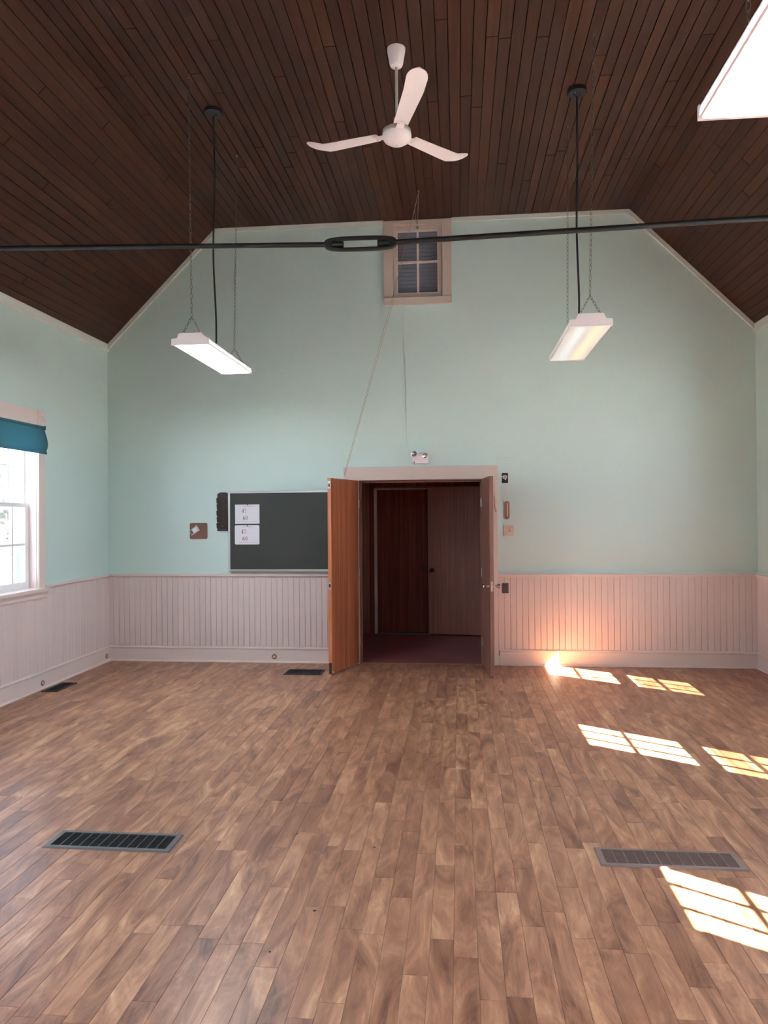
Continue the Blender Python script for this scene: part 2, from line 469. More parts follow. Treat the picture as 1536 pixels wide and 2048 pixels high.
MB().box(XL - WALL_T - .45, XL - WALL_T, YF - .15, D + .16, ZE - .12, ZE + .10).build('eave', 'exterior_blue_shade', ceiling)  # unseen overhang added to block the high sky
MB().box(XR + WALL_T, XR + WALL_T + .45, YF - .15, D + .16, ZE - .12, ZE + .10).build('eave', 'exterior_blue_shade', ceiling)  # same added overhang on the right side

# ------------------------------------------------------------------ wainscot boards, caps, baseboards, crown strips
BWID = .0635
def wainscot(wall, u0, u1, fn, visible):
    n = round((u1 - u0) / BWID); bw = (u1 - u0) / n
    rest = MB(); any_rest = False
    for i in range(n):
        a, b_ = u0 + i * bw, u0 + (i + 1) * bw
        wide = random.random() < .16
        g0 = random.uniform(.0004, .0009) + (.0007 if wide else 0); gl = g0 + random.uniform(.0003, .0011)
        c = .0024
        zk = .50 + random.uniform(-.02, .02)
        # front face in two lengths: the joints open up below the old seat line
        def ring(z, g, d): return [fn(a + g, 0, z), fn(a + g, d - c, z), fn(a + g + c, d, z), fn(b_ - g - c, d, z), fn(b_ - g, d - c, z), fn(b_ - g, 0, z)]
        vs = ring(.16, gl, .012) + ring(zk, gl, .012) + ring(zk + .03, g0, .012) + ring(.956, g0, .012)
        fs = [(k * 6 + j, k * 6 + j + 1, k * 6 + 7 + j, k * 6 + 6 + j) for k in range(3) for j in range(5)]
        if visible((a + b_) / 2):
            MB().add(vs, fs, random.random()).build('bead_board', 'bead_paint', wall)
        else: rest.add(vs, fs, random.random()); any_rest = True
    if any_rest: rest.build('bead_board_field', 'bead_paint', wall, kind='stuff')
wainscot(wall_back, XL, -1.25, lambda u, d, z: (u, D - d, z), lambda u: True)
wainscot(wall_back, .425, XR, lambda u, d, z: (u, D - d, z), lambda u: True)
wainscot(wall_left, YF, D, lambda u, d, z: (XL + d, u, z), lambda u: u > 5.2)
wainscot(wall_right, YF, D, lambda u, d, z: (XR - d, u, z), lambda u: u > 6.9)
# dark backing behind the joints
MB().box(XL, -1.25, D - .001, D + .02, .1, .956).box(.425, XR, D - .001, D + .02, .1, .956).build('backing', 'joint_dark', wall_back)
trim_no = [0]
def trim(mb, material, lab):
    trim_no[0] += 1
    return mb.build('trim_%d' % trim_no[0], material, kind='structure', label=lab)
cap = [(0, .948), (.020, .948), (.020, .956), (.034, .960), (.034, .978), (.026, .984), (0, .984)]
cove = [(0, .984), (.024, .984), (.016, .996), (.012, 1.004), (0, 1.004)]
for prof, mt, nm in ((cap, 'cream_paint', 'cream chair rail'), (cove, 'green_paint', 'green bead above the chair rail')):
    trim(MB().prism(prof, lambda p: (XL, D - p[0], p[1]), lambda p: (-1.25, D - p[0], p[1])), mt, nm + ' under the chalkboard')
    trim(MB().prism(prof, lambda p: (.425, D - p[0], p[1]), lambda p: (XR, D - p[0], p[1])), mt, nm + ' right of the doorway')
    mb = MB(); edges = [YF] + [e for c in sorted(WIN_L) for e in (c - .47, c + .47)] + [D]
    for a, b_ in zip(edges[::2], edges[1::2]): mb.prism(prof, lambda p: (XL + p[0], a, p[1]), lambda p: (XL + p[0], b_, p[1]))
    trim(mb, mt, nm + ' along the window wall on the left')
    mb = MB(); edges = [YF] + [e for c in sorted(WIN_R) for e in (c - .47, c + .47)] + [D]
    for a, b_ in zip(edges[::2], edges[1::2]): mb.prism(prof, lambda p: (XR - p[0], a, p[1]), lambda p: (XR - p[0], b_, p[1]))
    trim(mb, mt, nm + ' along the wall at the right edge')
bb = [(0, 0), (.018, 0), (.018, .145), (.026, .150), (.026, .160), (.018, .170), (0, .174)]
shoe = [(.018, 0), (.034, 0), (.033, .010), (.028, .017), (.018, .020)]
def baseboard(name, f0, f1, lab):
    b_ = MB().prism(bb, f0, f1).build(name, 'cream_paint', kind='structure', label=lab)
    MB().prism(shoe, f0, f1).build('shoe_molding', 'cream_paint', b_)
    return b_
bb_l = baseboard('baseboard_left', lambda p: (XL + p[0], YF, p[1]), lambda p: (XL + p[0], D, p[1]), 'scuffed cream baseboard below the window')
bb_bl = baseboard('baseboard_back_left', lambda p: (XL, D - p[0], p[1]), lambda p: (-1.25, D - p[0], p[1]), 'cream baseboard between left corner and open door')
bb_br = baseboard('baseboard_back_right', lambda p: (.432, D - p[0], p[1]), lambda p: (XR, D - p[0], p[1]), 'cream baseboard with the sunlit patch right of the door')
bb_r = baseboard('baseboard_right', lambda p: (XR - p[0], YF, p[1]), lambda p: (XR - p[0], D, p[1]), 'cream baseboard at the right edge')
def plug(parent, c, nrm):
    MB().torus(c, nrm, Vector(nrm).orthogonal(), .021, .008, 16, 6).build('hole_ring', 'brown_wood', parent)
    MB().cyl(Vector(c) - Vector(nrm) * .002, Vector(c) + Vector(nrm) * .003, .018, .016, 14).build('hole_plug', 'ivory', parent)
plug(bb_bl, (-2.04, D - .019, .066), (0, -1, 0))
plug(bb_l, (XL + .019, 8.02, .066), (1, 0, 0))
plug(bb_l, (XL + .019, 6.72, .055), (1, 0, 0))
# crown strips under the ceiling boards
mb = MB(); t0 = .045
mb.box(X1 + .005, -.79, D - .020, D, ZC - t0, ZC)
trim(mb, 'white_trim', 'pale strip under the flat ceiling left of the high window')
mb = MB(); mb.box(-.045, X2 - .005, D - .020, D, ZC - t0, ZC)
trim(mb, 'white_trim', 'pale strip under the flat ceiling right of the high window')
q = t0 * math.tan(PI / 8)
for lab, P in (('pale strip along the left gable slope', [(XL, ZE), (X1, ZC), (X1 + q, ZC - t0), (XL, ZE - t0 * 1.414)]),
               ('pale strip along the right gable slope', [(XR, ZE), (X2, ZC), (X2 - q, ZC - t0), (XR, ZE - t0 * 1.414)])):
    mb = MB().prism(P, lambda p: (p[0], D - .020, p[1]), lambda p: (p[0], D, p[1]))
    s_ = (P[0][0] > 0)
    mb.prism([(P[3][0], P[3][1]), (P[2][0], P[2][1]), (P[2][0], P[2][1] + .014), (P[3][0], P[3][1] + .014)], lambda p: (p[0], D - .026, p[1]), lambda p: (p[0], D - .018, p[1]))
    trim(mb, 'white_trim', lab)
for xw, sg, lab in ((XL, 1, 'pale strip along the eave above the left window'), (XR, -1, 'pale strip along the eave at the right edge')):
    P = [(0, ZE), (.016, ZE + .012), (.016, ZE - .05), (.024, ZE - .055), (.024, ZE - .07), (0, ZE - .075)]
    mb = MB().prism(P, lambda p: (xw + sg * p[0], YF, p[1]), lambda p: (xw + sg * p[0], D, p[1]))
    trim(mb, 'white_trim', lab)

# ------------------------------------------------------------------ side windows (six over six sashes)
win_no = [0]
def sash(root, name, xw, sg, c, x0, depth, z0, z1, bot, topr):
    """a sash three panes wide and two high; x0 = distance from the wall face outwards"""
    y0, y1 = c - WW / 2 + .005, c + WW / 2 - .005
    st = .055; mu = .021
    X = lambda d: xw + sg * d
    def bx(mb, ya, yb, za, zb, d0=x0, d1=x0 + depth): mb.box(min(X(d0), X(d1)), max(X(d0), X(d1)), ya, yb, za, zb)
    mb = MB()
    bx(mb, y0, y0 + st, z0, z1); bx(mb, y1 - st, y1, z0, z1); bx(mb, y0 + st, y1 - st, z0, z0 + bot); bx(mb, y0 + st, y1 - st, z1 - topr, z1)
    f = mb.build(name, 'sash_white', root)
    gw = (y1 - y0 - 2 * st - 2 * mu) / 3; gh = (z1 - z0 - bot - topr - mu) / 2
    for i in (1, 2):
        ya = y0 + st + i * gw + (i - 1) * mu
        bx_ = MB(); bx(bx_, ya, ya + mu, z0 + bot, z1 - topr, x0 + .006, x0 + depth - .004); bx_.build('muntin', 'sash_white', f)
    zz = z0 + bot + gh
    bx_ = MB(); bx(bx_, y0 + st, y1 - st, zz, zz + mu, x0 + .007, x0 + depth - .005); bx_.build('muntin', 'sash_white', f)
    for i in range(3):
        for j in range(2):
            ya = y0 + st + i * (gw + mu); za = z0 + bot + j * (gh + mu)
            bx_ = MB(); bx(bx_, ya - .003, ya + gw + .003, za - .003, za + gh + .003, x0 + depth * .62, x0 + depth * .62 + .003); bx_.build('pane', 'glass', f)
def side_window(xw, sg, c, lab, WZ1=WZ1, rail=.068, meet=.040):
    win_no[0] += 1
    root = empty('window_%d' % win_no[0], (xw, c, WZ0), lab, kind='structure')
    X = lambda d: xw + sg * d
    def bx(mb, d0, d1, ya, yb, za, zb): mb.box(min(X(d0), X(d1)), max(X(d0), X(d1)), ya, yb, za, zb); return mb
    y0, y1 = c - WW / 2, c + WW / 2
    cw = .118
    bx(MB(), -.022, 0, y0 - cw, y0, WZ0, WZ1).build('casing', 'cream_paint', root)
    bx(MB(), -.022, 0, y1, y1 + cw, WZ0, WZ1).build('casing', 'cream_paint', root)
    bx(bx(MB(), -.027, -.022, y1 + .004, y1 + .014, WZ0, WZ1), -.027, -.022, y0 - .014, y0 - .004, WZ0, WZ1).build('casing_bead', 'cream_paint', root)
    bx(MB(), -.022, 0, y0 - .004, y1 + .004, WZ1, WZ1 + .138).build('head_casing', 'cream_paint', root)
    for yc in (y0 - cw / 2, y1 + cw / 2):
        bx(MB(), -.030, 0, yc - cw / 2 - .004, yc + cw / 2 + .004, WZ1, WZ1 + .142).build('corner_block', 'cream_paint', root)
        o = Vector((X(-.030), yc, WZ1 + .071))
        MB().lathe(o, [(.046, 0), (.043, .007), (.036, .007), (.030, .001), (.022, .001), (.016, .007), (0.0, .009)], (-sg, 0, 0), 24).build('rosette', 'cream_paint', root)
    # jamb linings, stool, apron, outer reveal
    bx(MB(), 0, .11, y0 - .002, y0 + .006, WZ0, WZ1).build('jamb', 'cream_paint', root)
    bx(MB(), 0, .11, y1 - .006, y1 + .002, WZ0, WZ1).build('jamb', 'cream_paint', root)
    bx(MB(), 0, .11, y0, y1, WZ1 - .006, WZ1 + .002).build('head_jamb', 'cream_paint', root)
    bx(MB(), -.062, .11, y0 - cw - .05, y1 + cw + .05, WZ0 - .028, WZ0 + .004).build('stool', 'cream_paint', root)
    bx(MB(), -.030, 0, y0 - cw - .02, y1 + cw + .02, WZ0 - .085, WZ0 - .028).build('apron', 'cream_paint', root)
    bx(bx(MB(), .15, .27, y0 - .01, y0 + .008, WZ0, WZ1), .15, .27, y1 - .008, y1 + .01, WZ0, WZ1).build('outer_jamb', 'exterior_blue_shade', root)
    bx(MB(), .15, .32, y0 - .05, y1 + .05, WZ0 - .03, WZ0 + .01).build('outer_sill', 'exterior_blue_shade', root)
    bx(bx(MB(), .17, .195, y0 + .008, y0 + .045, WZ0, WZ1), .17, .195, y1 - .045, y1 - .008, WZ0, WZ1).build('storm_frame', 'exterior_blue_shade', root)
    sash(root, 'lower_sash', xw, sg, c, .074, .032, WZ0 + .004, 1.765, rail, .040)
    sash(root, 'upper_sash', xw, sg, c, .110, .032, 1.725, WZ1 - .004, meet, .050)
    bx(MB(), .186, .187, y0 + .03, y1 - .03, WZ0 + .01, 1.74).build('insect_screen', 'screen_mesh', root)
    return root
side_window(XL, -1, WIN_L[0], 'window with cream casing under the teal blind')
for c in WIN_L[1:]: side_window(XL, -1, c, 'unseen six over six window added further along the left wall')  # out of view, added to let more daylight in
for c in WIN_R: side_window(XR, 1, c, 'six over six window letting sun in from the right', WZ1R, .14, .125)  # placed from the sun patches; the last, behind the camera, is added for daylight
for (xw, sg, wins) in ((XL, -1, WIN_L), (XR, 1, WIN_R)):
    for c in wins:
        ld = bpy.data.lights.new('window_portal', 'AREA'); ld.shape = 'RECTANGLE'; ld.size = WW; ld.size_y = WZ1 - WZ0
        ld.cycles.is_portal = True
        lo = bpy.data.objects.new('window_portal', ld); COL.objects.link(lo)
        lo.location = (xw + sg * .22, c, (WZ0 + WZ1) / 2)
        lo.rotation_euler = Vector((-sg, 0, 0)).to_track_quat('-Z', 'Z').to_euler()

# teal roller blind pulled a little way down
c = WIN_L[0]
bl = empty('roller_blind', (XL + .04, c, 2.47), 'dark teal fabric roller blind rolled up across the window top', 'blind')
MB().cyl((XL + .042, c - .43, 2.478), (XL + .042, c + .425, 2.478), .017, None, 16).build('roller', 'teal_fabric', bl)
pf = [(.052, 2.470), (.060, 2.44), (.070, 2.40), (.080, 2.35), (.084, 2.32), (.080, 2.285), (.074, 2.262), (.076, 2.238)]
mb = MB()
n = 14; vs = []
for k, (d, z) in enumerate(pf):
    for i in range(n + 1):
        y = c - .40 + .80 * i / n
        vs.append((XL + d + .006 * math.sin(i * .9) * k / 8, y + (.018 * math.sin(k / 7 * PI) if i == n else 0), z + .003 * math.sin(i * 1.3) * k / 7))
m0 = len(vs)
vs += [(a - .003, b_, z) for (a, b_, z) in vs]
fs = []
for k in range(len(pf) - 1):
    for i in range(n):
        q_ = (k * (n + 1) + i, k * (n + 1) + i + 1, (k + 1) * (n + 1) + i + 1, (k + 1) * (n + 1) + i)
        fs += [q_, tuple(m0 + j for j in q_[::-1])]
mb.add(vs, fs, smooth=True); mb.build('blind_cloth', 'teal_fabric', bl)
MB().box(XL + .070, XL + .082, c - .40, c + .402, 2.226, 2.243).build('hem_bar', 'teal_fabric', bl)
for s_ in (-1, 1):
    MB().box(XL, XL + .055, c + s_ * .428 - .003, c + s_ * .428 + .003, 2.46, 2.498).build('bracket', 'iron_black', bl)

# ------------------------------------------------------------------ high louvred window
win_no[0] += 1
hw = empty('window_%d' % win_no[0], (-.418, D, 4.0), 'small four pane louvred window high in the gable', kind='structure')
x0, x1, z0, z1 = HWIN
MB().box(-.788, x0, D - .024, D, 3.995, 4.838).build('casing', 'pink_paint', hw)
MB().box(x1, -.048, D - .024, D, 3.995, 4.838).build('casing', 'pink_paint', hw)
MB().box(x0, x1, D - .024, D, z1, 4.838).build('head_casing', 'pink_paint', hw)
MB().bevbox(-.786, -.046, D - .040, D, 3.918, 3.996, .004).build('sill', 'pink_paint', hw)
mb = MB(); mb.box(x0, x0 + .004, D, D + .16, z0, z1); mb.box(x1 - .004, x1, D, D + .16, z0, z1); mb.box(x0, x1, D, D + .16, z0, z0 + .004); mb.box(x0, x1, D, D + .16, z1 - .004, z1)
mb.build('jamb', 'pink_paint', hw)
px0, px1, pz0, pz1 = -.645, -.192, 4.045, 4.735
mb = MB(); ya, yb = D + .012, D + .045
mb.box(x0 + .008, px0, ya, yb, z0 + .008, z1 - .008); mb.box(px1, x1 - .008, ya, yb, z0 + .008, z1 - .008)
mb.box(px0, px1, ya, yb, z0 + .008, pz0); mb.box(px0, px1, ya, yb, pz1, z1 - .008)
fr = mb.build('sash', 'pink_paint', hw)
mx, mz = -.415, 4.391
MB().box(mx - .011, mx + .011, ya - .002, yb - .01, pz0, pz1).build('muntin', 'cream_paint', fr)
MB().box(px0, px1, ya - .001, yb - .01, mz - .011, mz + .011).build('muntin', 'cream_paint', fr)
MB().box(px0, px1, ya - .003, ya + .01, pz1 - .016, pz1).box(px0, px0 + .010, ya - .003, ya + .01, pz0, pz1).box(px1 - .010, px1, ya - .003, ya + .01, pz0, pz1).box(px0, px1, ya - .003, ya + .01, pz0, pz0 + .010).build('glazing_bead', 'cream_paint', fr)
for (a, b_) in ((px0, mx), (mx, px1)):
    for (e, g_) in ((pz0, mz), (mz, pz1)): MB().box(a, b_, yb - .012, yb - .009, e, g_).build('pane', 'glass', fr)
MB().cyl((mx, D - .012, 4.772), (mx, D + .02, 4.772), .010, None, 10).box(mx - .014, mx + .014, D - .010, D + .014, 4.752, 4.766).build('catch', 'steel', fr)
z = pz0 - .02
while z < pz1 + .03:
    M = Matrix.Translation((mx, D + .105, z)) @ Matrix.Rotation(math.radians(24), 4, 'X')
    MB().box(-.262, .262, -.005, .005, -.019, .019, M=M).build('louver', 'louver_grey', hw)
    z += .0435
MB().box(x0 - .1, x1 + .1, D + .20, D + .22, z0 - .1, z1 + .1).build('tower_dark_sheet', 'tower_dark', hw)  # dark sheet standing in for the unlit tower behind the louvers

# ------------------------------------------------------------------ doorway: casing, lining, vestibule
door_frame = empty('doorway_frame', (-.41, D, 0), 'cream painted casing around the open double doorway', kind='structure')
MB().box(-1.246, -1.085, D - .024, D, 0, 2.008).build('casing', 'cream_paint', door_frame)
MB().box(.262, .424, D - .024, D, 0, 2.008).build('casing', 'cream_paint', door_frame)
MB().box(-1.248, .426, D - .028, D, 2.008, 2.150).box(-1.252, .430, D - .034, D, 2.143, 2.152).build('head_casing', 'pink_paint', door_frame)
mb = MB(); mb.box(-1.087, -1.077, D, D + .16, 0, 2.008); mb.box(.254, .264, D, D + .16, 0, 2.008); mb.box(-1.085, .262, D, D + .16, 1.998, 2.01)
mb.build('jamb', 'panel_wood', door_frame)
mb = MB(); mb.box(-1.077, -1.062, D + .06, D + .09, 0, 1.998); mb.box(.239, .254, D + .06, D + .09, 0, 1.998); mb.box(-1.077, .254, D + .06, D + .09, 1.982, 1.998)
mb.build('stop', 'panel_wood', door_frame)
MB().prism([(0, 0), (.012, .007), (.04, .007), (.052, 0)], lambda p: (-1.077, D + p[0] - .012, p[1]), lambda p: (.254, D + p[0] - .012, p[1])).build('threshold', 'brown_wood', door_frame)
VB = 10.17                      # vestibule far wall
VX0, VX1, VZ = -1.75, .85, 2.45
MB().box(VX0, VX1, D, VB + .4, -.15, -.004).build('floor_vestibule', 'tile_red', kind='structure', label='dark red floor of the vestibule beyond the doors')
HO = (-1.115, .335, 0, 1.978)
mb = MB()
slab_with_holes(mb, [VX0, VX1], lambda x: VZ, VB, VB + .10, [HO], lambda x, y, z: (x, y, z))
mb.build('wall_vestibule_back', 'panel_wood', kind='structure', label='wood panelled wall behind the vestibule doors')
MB().box(VX0 - .1, VX0, D + .16, VB + .4, -.15, VZ).build('wall_vestibule_left', 'cream_paint', kind='structure', label='painted left wall of the vestibule')
MB().box(VX1, VX1 + .1, D + .16, VB + .4, -.15, VZ).build('wall_vestibule_right', 'cream_paint', kind='structure', label='painted right wall of the vestibule')
MB().box(VX0 - .1, VX1 + .1, D + .16, VB + .4, VZ, VZ + .1).build('ceiling_vestibule', 'cream_paint', kind='structure', label='ceiling of the vestibule')
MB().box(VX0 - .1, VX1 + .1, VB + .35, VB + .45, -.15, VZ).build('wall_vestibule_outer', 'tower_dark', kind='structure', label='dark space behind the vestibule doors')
vf = empty('vestibule_door_frame', (-.39, VB, 0), 'brown wood frame around the inner vestibule doors', kind='structure')
mb = MB(); mb.box(-1.215, -1.150, VB - .016, VB, 0, 2.04); mb.build('casing', 'inner_door_wood', vf)
mb = MB(); mb.box(.37, .44, VB - .016, VB, 0, 2.04); mb.build('casing', 'inner_door_wood', vf)
mb = MB(); mb.box(-1.215, .44, VB - .016, VB, 2.01, 2.09); mb.box(-1.215, .44, VB - .020, VB - .016, 2.075, 2.09); mb.build('head_casing', 'inner_door_wood', vf)
MB().box(-1.150, -1.112, VB - .012, VB + .10, 0, 1.985).build('side_strip', 'weather_strip_glint', vf)
MB().box(-1.150, -.42, VB - .012, VB + .10, 1.975, 1.992).build('head_strip', 'weather_strip_glint', vf)
MB().box(-1.112, .335, VB - .02, VB + .10, -.004, .012).build('threshold', 'grille_grey', vf)

def door_leaf(no, hinge, direc, length, z0, z1, th, side, material, lab):
    """leaf from its hinge along direc; side = +1/-1: which way the thickness goes (left of direc is +)"""
    root = empty('door_%d' % no, (hinge[0], hinge[1], z0), lab, kind='structure')
    d = Vector((direc[0], direc[1], 0)).normalized(); nrm = Vector((-d.y, d.x, 0)) * side
    M = Matrix(((d.x, nrm.x, 0, hinge[0]), (d.y, nrm.y, 0, hinge[1]), (0, 0, 1, 0), (0, 0, 0, 1)))
    MB().bevbox(0, length, 0, th, z0, z1, .002, M).build('leaf', material, root)
    return root, M
def tulip(root, M, x, y, z, out, material='chrome'):
    """tulip knob; out = +1/-1 along the leaf's thickness axis"""
    o = M @ Vector((x, y, z)); ax = (M.to_3x3() @ Vector((0, out, 0)))
    MB().lathe(o, [(0, 0), (.031, 0), (.031, .004), (.014, .008), (.010, .016), (.011, .030), (.019, .044), (.026, .058), (.026, .064), (.021, .066), (0, .064)], ax, 20).build('knob', material, root)
# left leaf, swung far into the room
dl, ML = door_leaf(1, (-1.088, 8.085), (-.19, -.615), .655, .014, 2.006, .040, -1, 'door_wood', 'orange brown wooden door leaf swung open beside the chalkboard')
MB().box(.654, .6568, .006, .034, 1.90, 1.975, M=ML).build('flush_bolt', 'steel', dl)
MB().box(.656, .6578, .012, .028, 1.915, 1.95, M=ML).build('bolt_slot', 'slot_dark', dl)
MB().box(.654, .6568, .006, .034, .875, .945, M=ML).build('strike_plate', 'steel', dl)
MB().box(.656, .6578, .010, .030, .895, .93, M=ML).build('strike_hole', 'slot_dark', dl)
MB().box(.654, .6568, .006, .034, .02, .13, M=ML).build('lower_bolt', 'black_plastic', dl)
MB().lathe(ML @ Vector((.64, 0, .034)), [(0, 0), (.010, 0), (.010, .010), (.006, .016), (0, .016)], ML.to_3x3() @ Vector((0, -1, 0)), 12).build('bumper', 'ivory', dl)
# right leaf, standing square to the wall
dr, MR_ = door_leaf(2, (.255, 8.085), (.055, -.615), .610, .008, 2.006, .040, 1, 'panel_wood', 'dark wooden door leaf seen almost edge on, chrome knobs')
MB().box(.609, .6115, .008, .032, .855, .955, M=MR_).build('latch_plate', 'chrome', dr)
MB().box(.611, .617, .014, .026, .895, .915, M=MR_).build('latch_bolt', 'steel', dr)
tulip(dr, MR_, .555, 0, .905, -1); tulip(dr, MR_, .555, .040, .905, 1)
for root, MM, y in ((dl, ML, .045), (dr, MR_, .045)):
    for z in (.25, 1.0, 1.75):
        MB().cyl(MM @ Vector((-.004, -.006, z - .045)), MM @ Vector((-.004, -.006, z + .045)), .006, None, 8).build('hinge', 'steel', root)
# inner vestibule leaves
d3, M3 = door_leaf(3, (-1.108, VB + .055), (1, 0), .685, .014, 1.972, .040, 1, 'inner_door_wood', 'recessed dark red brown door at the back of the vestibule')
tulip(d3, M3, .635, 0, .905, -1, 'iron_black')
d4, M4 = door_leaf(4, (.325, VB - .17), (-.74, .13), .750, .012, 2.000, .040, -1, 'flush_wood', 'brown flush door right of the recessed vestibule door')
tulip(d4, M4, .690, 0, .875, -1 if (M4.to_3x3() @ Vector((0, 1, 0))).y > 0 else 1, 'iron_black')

# ------------------------------------------------------------------ tie rod with turnbuckle
YR = 4.8
tie = empty('tie_rod', (-.618, YR, 3.39), 'black iron tie rod with turnbuckle spanning the hall', 'tie rod')
A = Vector((-.855, YR, 3.394)); B = Vector((-.381, YR, 3.389))
MB().cyl((XL + .06, YR, 3.494), A + Vector((.10, 0, -.002)), .0165, None, 14).build('rod', 'iron_black', tie)
MB().cyl(B - Vector((.10, 0, 0)), (XR - .03, YR, 3.463), .0175, None, 14).build('rod', 'iron_black', tie)
MB().cyl(A + Vector((.055, 0, -.001)), A + Vector((.125, 0, -.003)), .021, None, 14).build('thread', 'iron_black', tie)
MB().cyl(B - Vector((.125, 0, -.001)), B - Vector((.055, 0, 0)), .021, None, 14).build('thread', 'iron_black', tie)
# turnbuckle body: two bars joined by tapered ends
mb = MB(); cxm = (A.x + B.x) / 2; czm = (A.z + B.z) / 2; L = (B.x - A.x) / 2
outer = []
for i in range(49):
    tt = 2 * PI * i / 48
    ct, st_ = math.cos(tt), math.sin(tt)
    outer.append((L * math.copysign(abs(ct) ** .62, ct), .047 * math.copysign(abs(st_) ** .55, st_)))
outer = outer[:-1]
inner = []
for i in range(48):
    tt = 2 * PI * i / 48
    ct, st_ = math.cos(tt), math.sin(tt)
    inner.append(((L - .052) * math.copysign(abs(ct) ** .30, ct), .026 * math.copysign(abs(st_) ** .45, st_)))
tilt = (B.z - A.z) / (2 * L)
def P3(p, y): return (cxm + p[0], y, czm + p[1] + tilt * p[0])
vs = [P3(p, YR - .020) for p in outer] + [P3(p, YR - .020) for p in inner] + [P3(p, YR + .020) for p in outer] + [P3(p, YR + .020) for p in inner]
N = 48; fs = []
for i in range(N):
    j = (i + 1) % N
    fs += [(i, j, N + j, N + i), (2 * N + i, 3 * N + i, 3 * N + j, 2 * N + j), (i, 2 * N + i, 2 * N + j, j), (N + i, N + j, 3 * N + j, 3 * N + i)]
mb.add(vs, fs); tb = mb.build('turnbuckle', 'iron_black', tie)
bv = tb.modifiers.new('round', 'BEVEL'); bv.width = .008; bv.segments = 2; bv.limit_method = 'ANGLE'

# ------------------------------------------------------------------ ceiling fan
FC = Vector((-.400, 5.125, 0))
fan = empty('ceiling_fan', (FC.x, FC.y, ZC), 'white three blade ceiling fan hanging from the dark board ceiling', 'fan')
MB().lathe((FC.x, FC.y, ZC), [(0, 0), (.064, 0), (.064, -.008), (.057, -.05), (.046, -.108), (.038, -.122), (.014, -.128), (0, -.128)], n=32).build('canopy', 'fan_white', fan)
MB().cyl((FC.x, FC.y, ZC - .12), (FC.x, FC.y, 4.33), .0105, None, 14).build('downrod', 'fan_grey', fan)
MB().lathe((FC.x, FC.y, 4.30), [(0, .075), (.016, .075), (.021, .07), (.021, .0), (0, 0)], n=20).build('coupling', 'fan_grey', fan)
MB().lathe((FC.x, FC.y, 4.21), [(0, .10), (.03, .10), (.075, .088), (.098, .072), (.100, .052), (.094, .046)], n=36).build('motor_top', 'fan_grey', fan)
MB().lathe((FC.x, FC.y, 4.21), [(.090, .048), (.101, .042), (.101, .026), (.088, .004), (.062, -.014), (.030, -.024), (0, -.026)], n=36).build('motor_bowl', 'fan_white', fan)
MB().cyl((FC.x, FC.y, 4.188), (FC.x, FC.y, 4.170), .004, None, 8).build('cap_screw', 'fan_white', fan)
def fan_blade(ang):
    mb = MB(); R0, R1 = .135, .685
    M = Matrix.Translation((FC.x, FC.y, 4.262)) @ Matrix.Rotation(ang, 4, 'Z') @ Matrix.Rotation(math.radians(-2.5), 4, 'X')
    st = []
    n = 22
    for i in range(n + 1):
        r = R0 + (R1 - .07 - R0) * i / 12 if i <= 12 else R1 - .07 + .07 * math.sin((i - 12) / 10 * PI / 2)
        t = (r - R0) / (R1 - R0)
        w = .050 + .020 * t
        if i > 12: w *= max(.03, math.cos((i - 12) / 10 * PI / 2))
        h = 0 if r < .53 else .33 * (r - .53)
        st.append((r, w, h))
    vs = []
    for (r, w, h) in st:
        for s_ in (-1, -.5, 0, .5, 1): vs.append((r, s_ * w, h + .010 * (1 - s_ * s_) * .6))
    m0 = len(vs); vs += [(a, b_, z - .004) for (a, b_, z) in vs]
    fs = []
    for i in range(n):
        for j in range(4):
            q_ = (i * 5 + j, (i + 1) * 5 + j, (i + 1) * 5 + j + 1, i * 5 + j + 1)
            fs += [q_, tuple(m0 + t for t in q_[::-1])]
        for j in (0, 4):
            fs.append((i * 5 + j, m0 + i * 5 + j, m0 + (i + 1) * 5 + j, (i + 1) * 5 + j))
    fs.append(tuple([0, 1, 2, 3, 4] + [m0 + k for k in (4, 3, 2, 1, 0)]))
    mb.add([M @ Vector(p) for p in vs], fs, smooth=True)
    bl_ = mb.build('blade', 'fan_white', fan)
    MB().box(.075, .165, -.026, .026, -.010, -.004, M=M).cyl(M @ Vector((.150, -.014, -.010)), M @ Vector((.150, -.014, -.014)), .006, None, 8).cyl(M @ Vector((.150, .014, -.010)), M @ Vector((.150, .014, -.014)), .006, None, 8).build('blade_iron', 'fan_white', bl_)
for a in (46, 165, 286): fan_blade(math.radians(a))

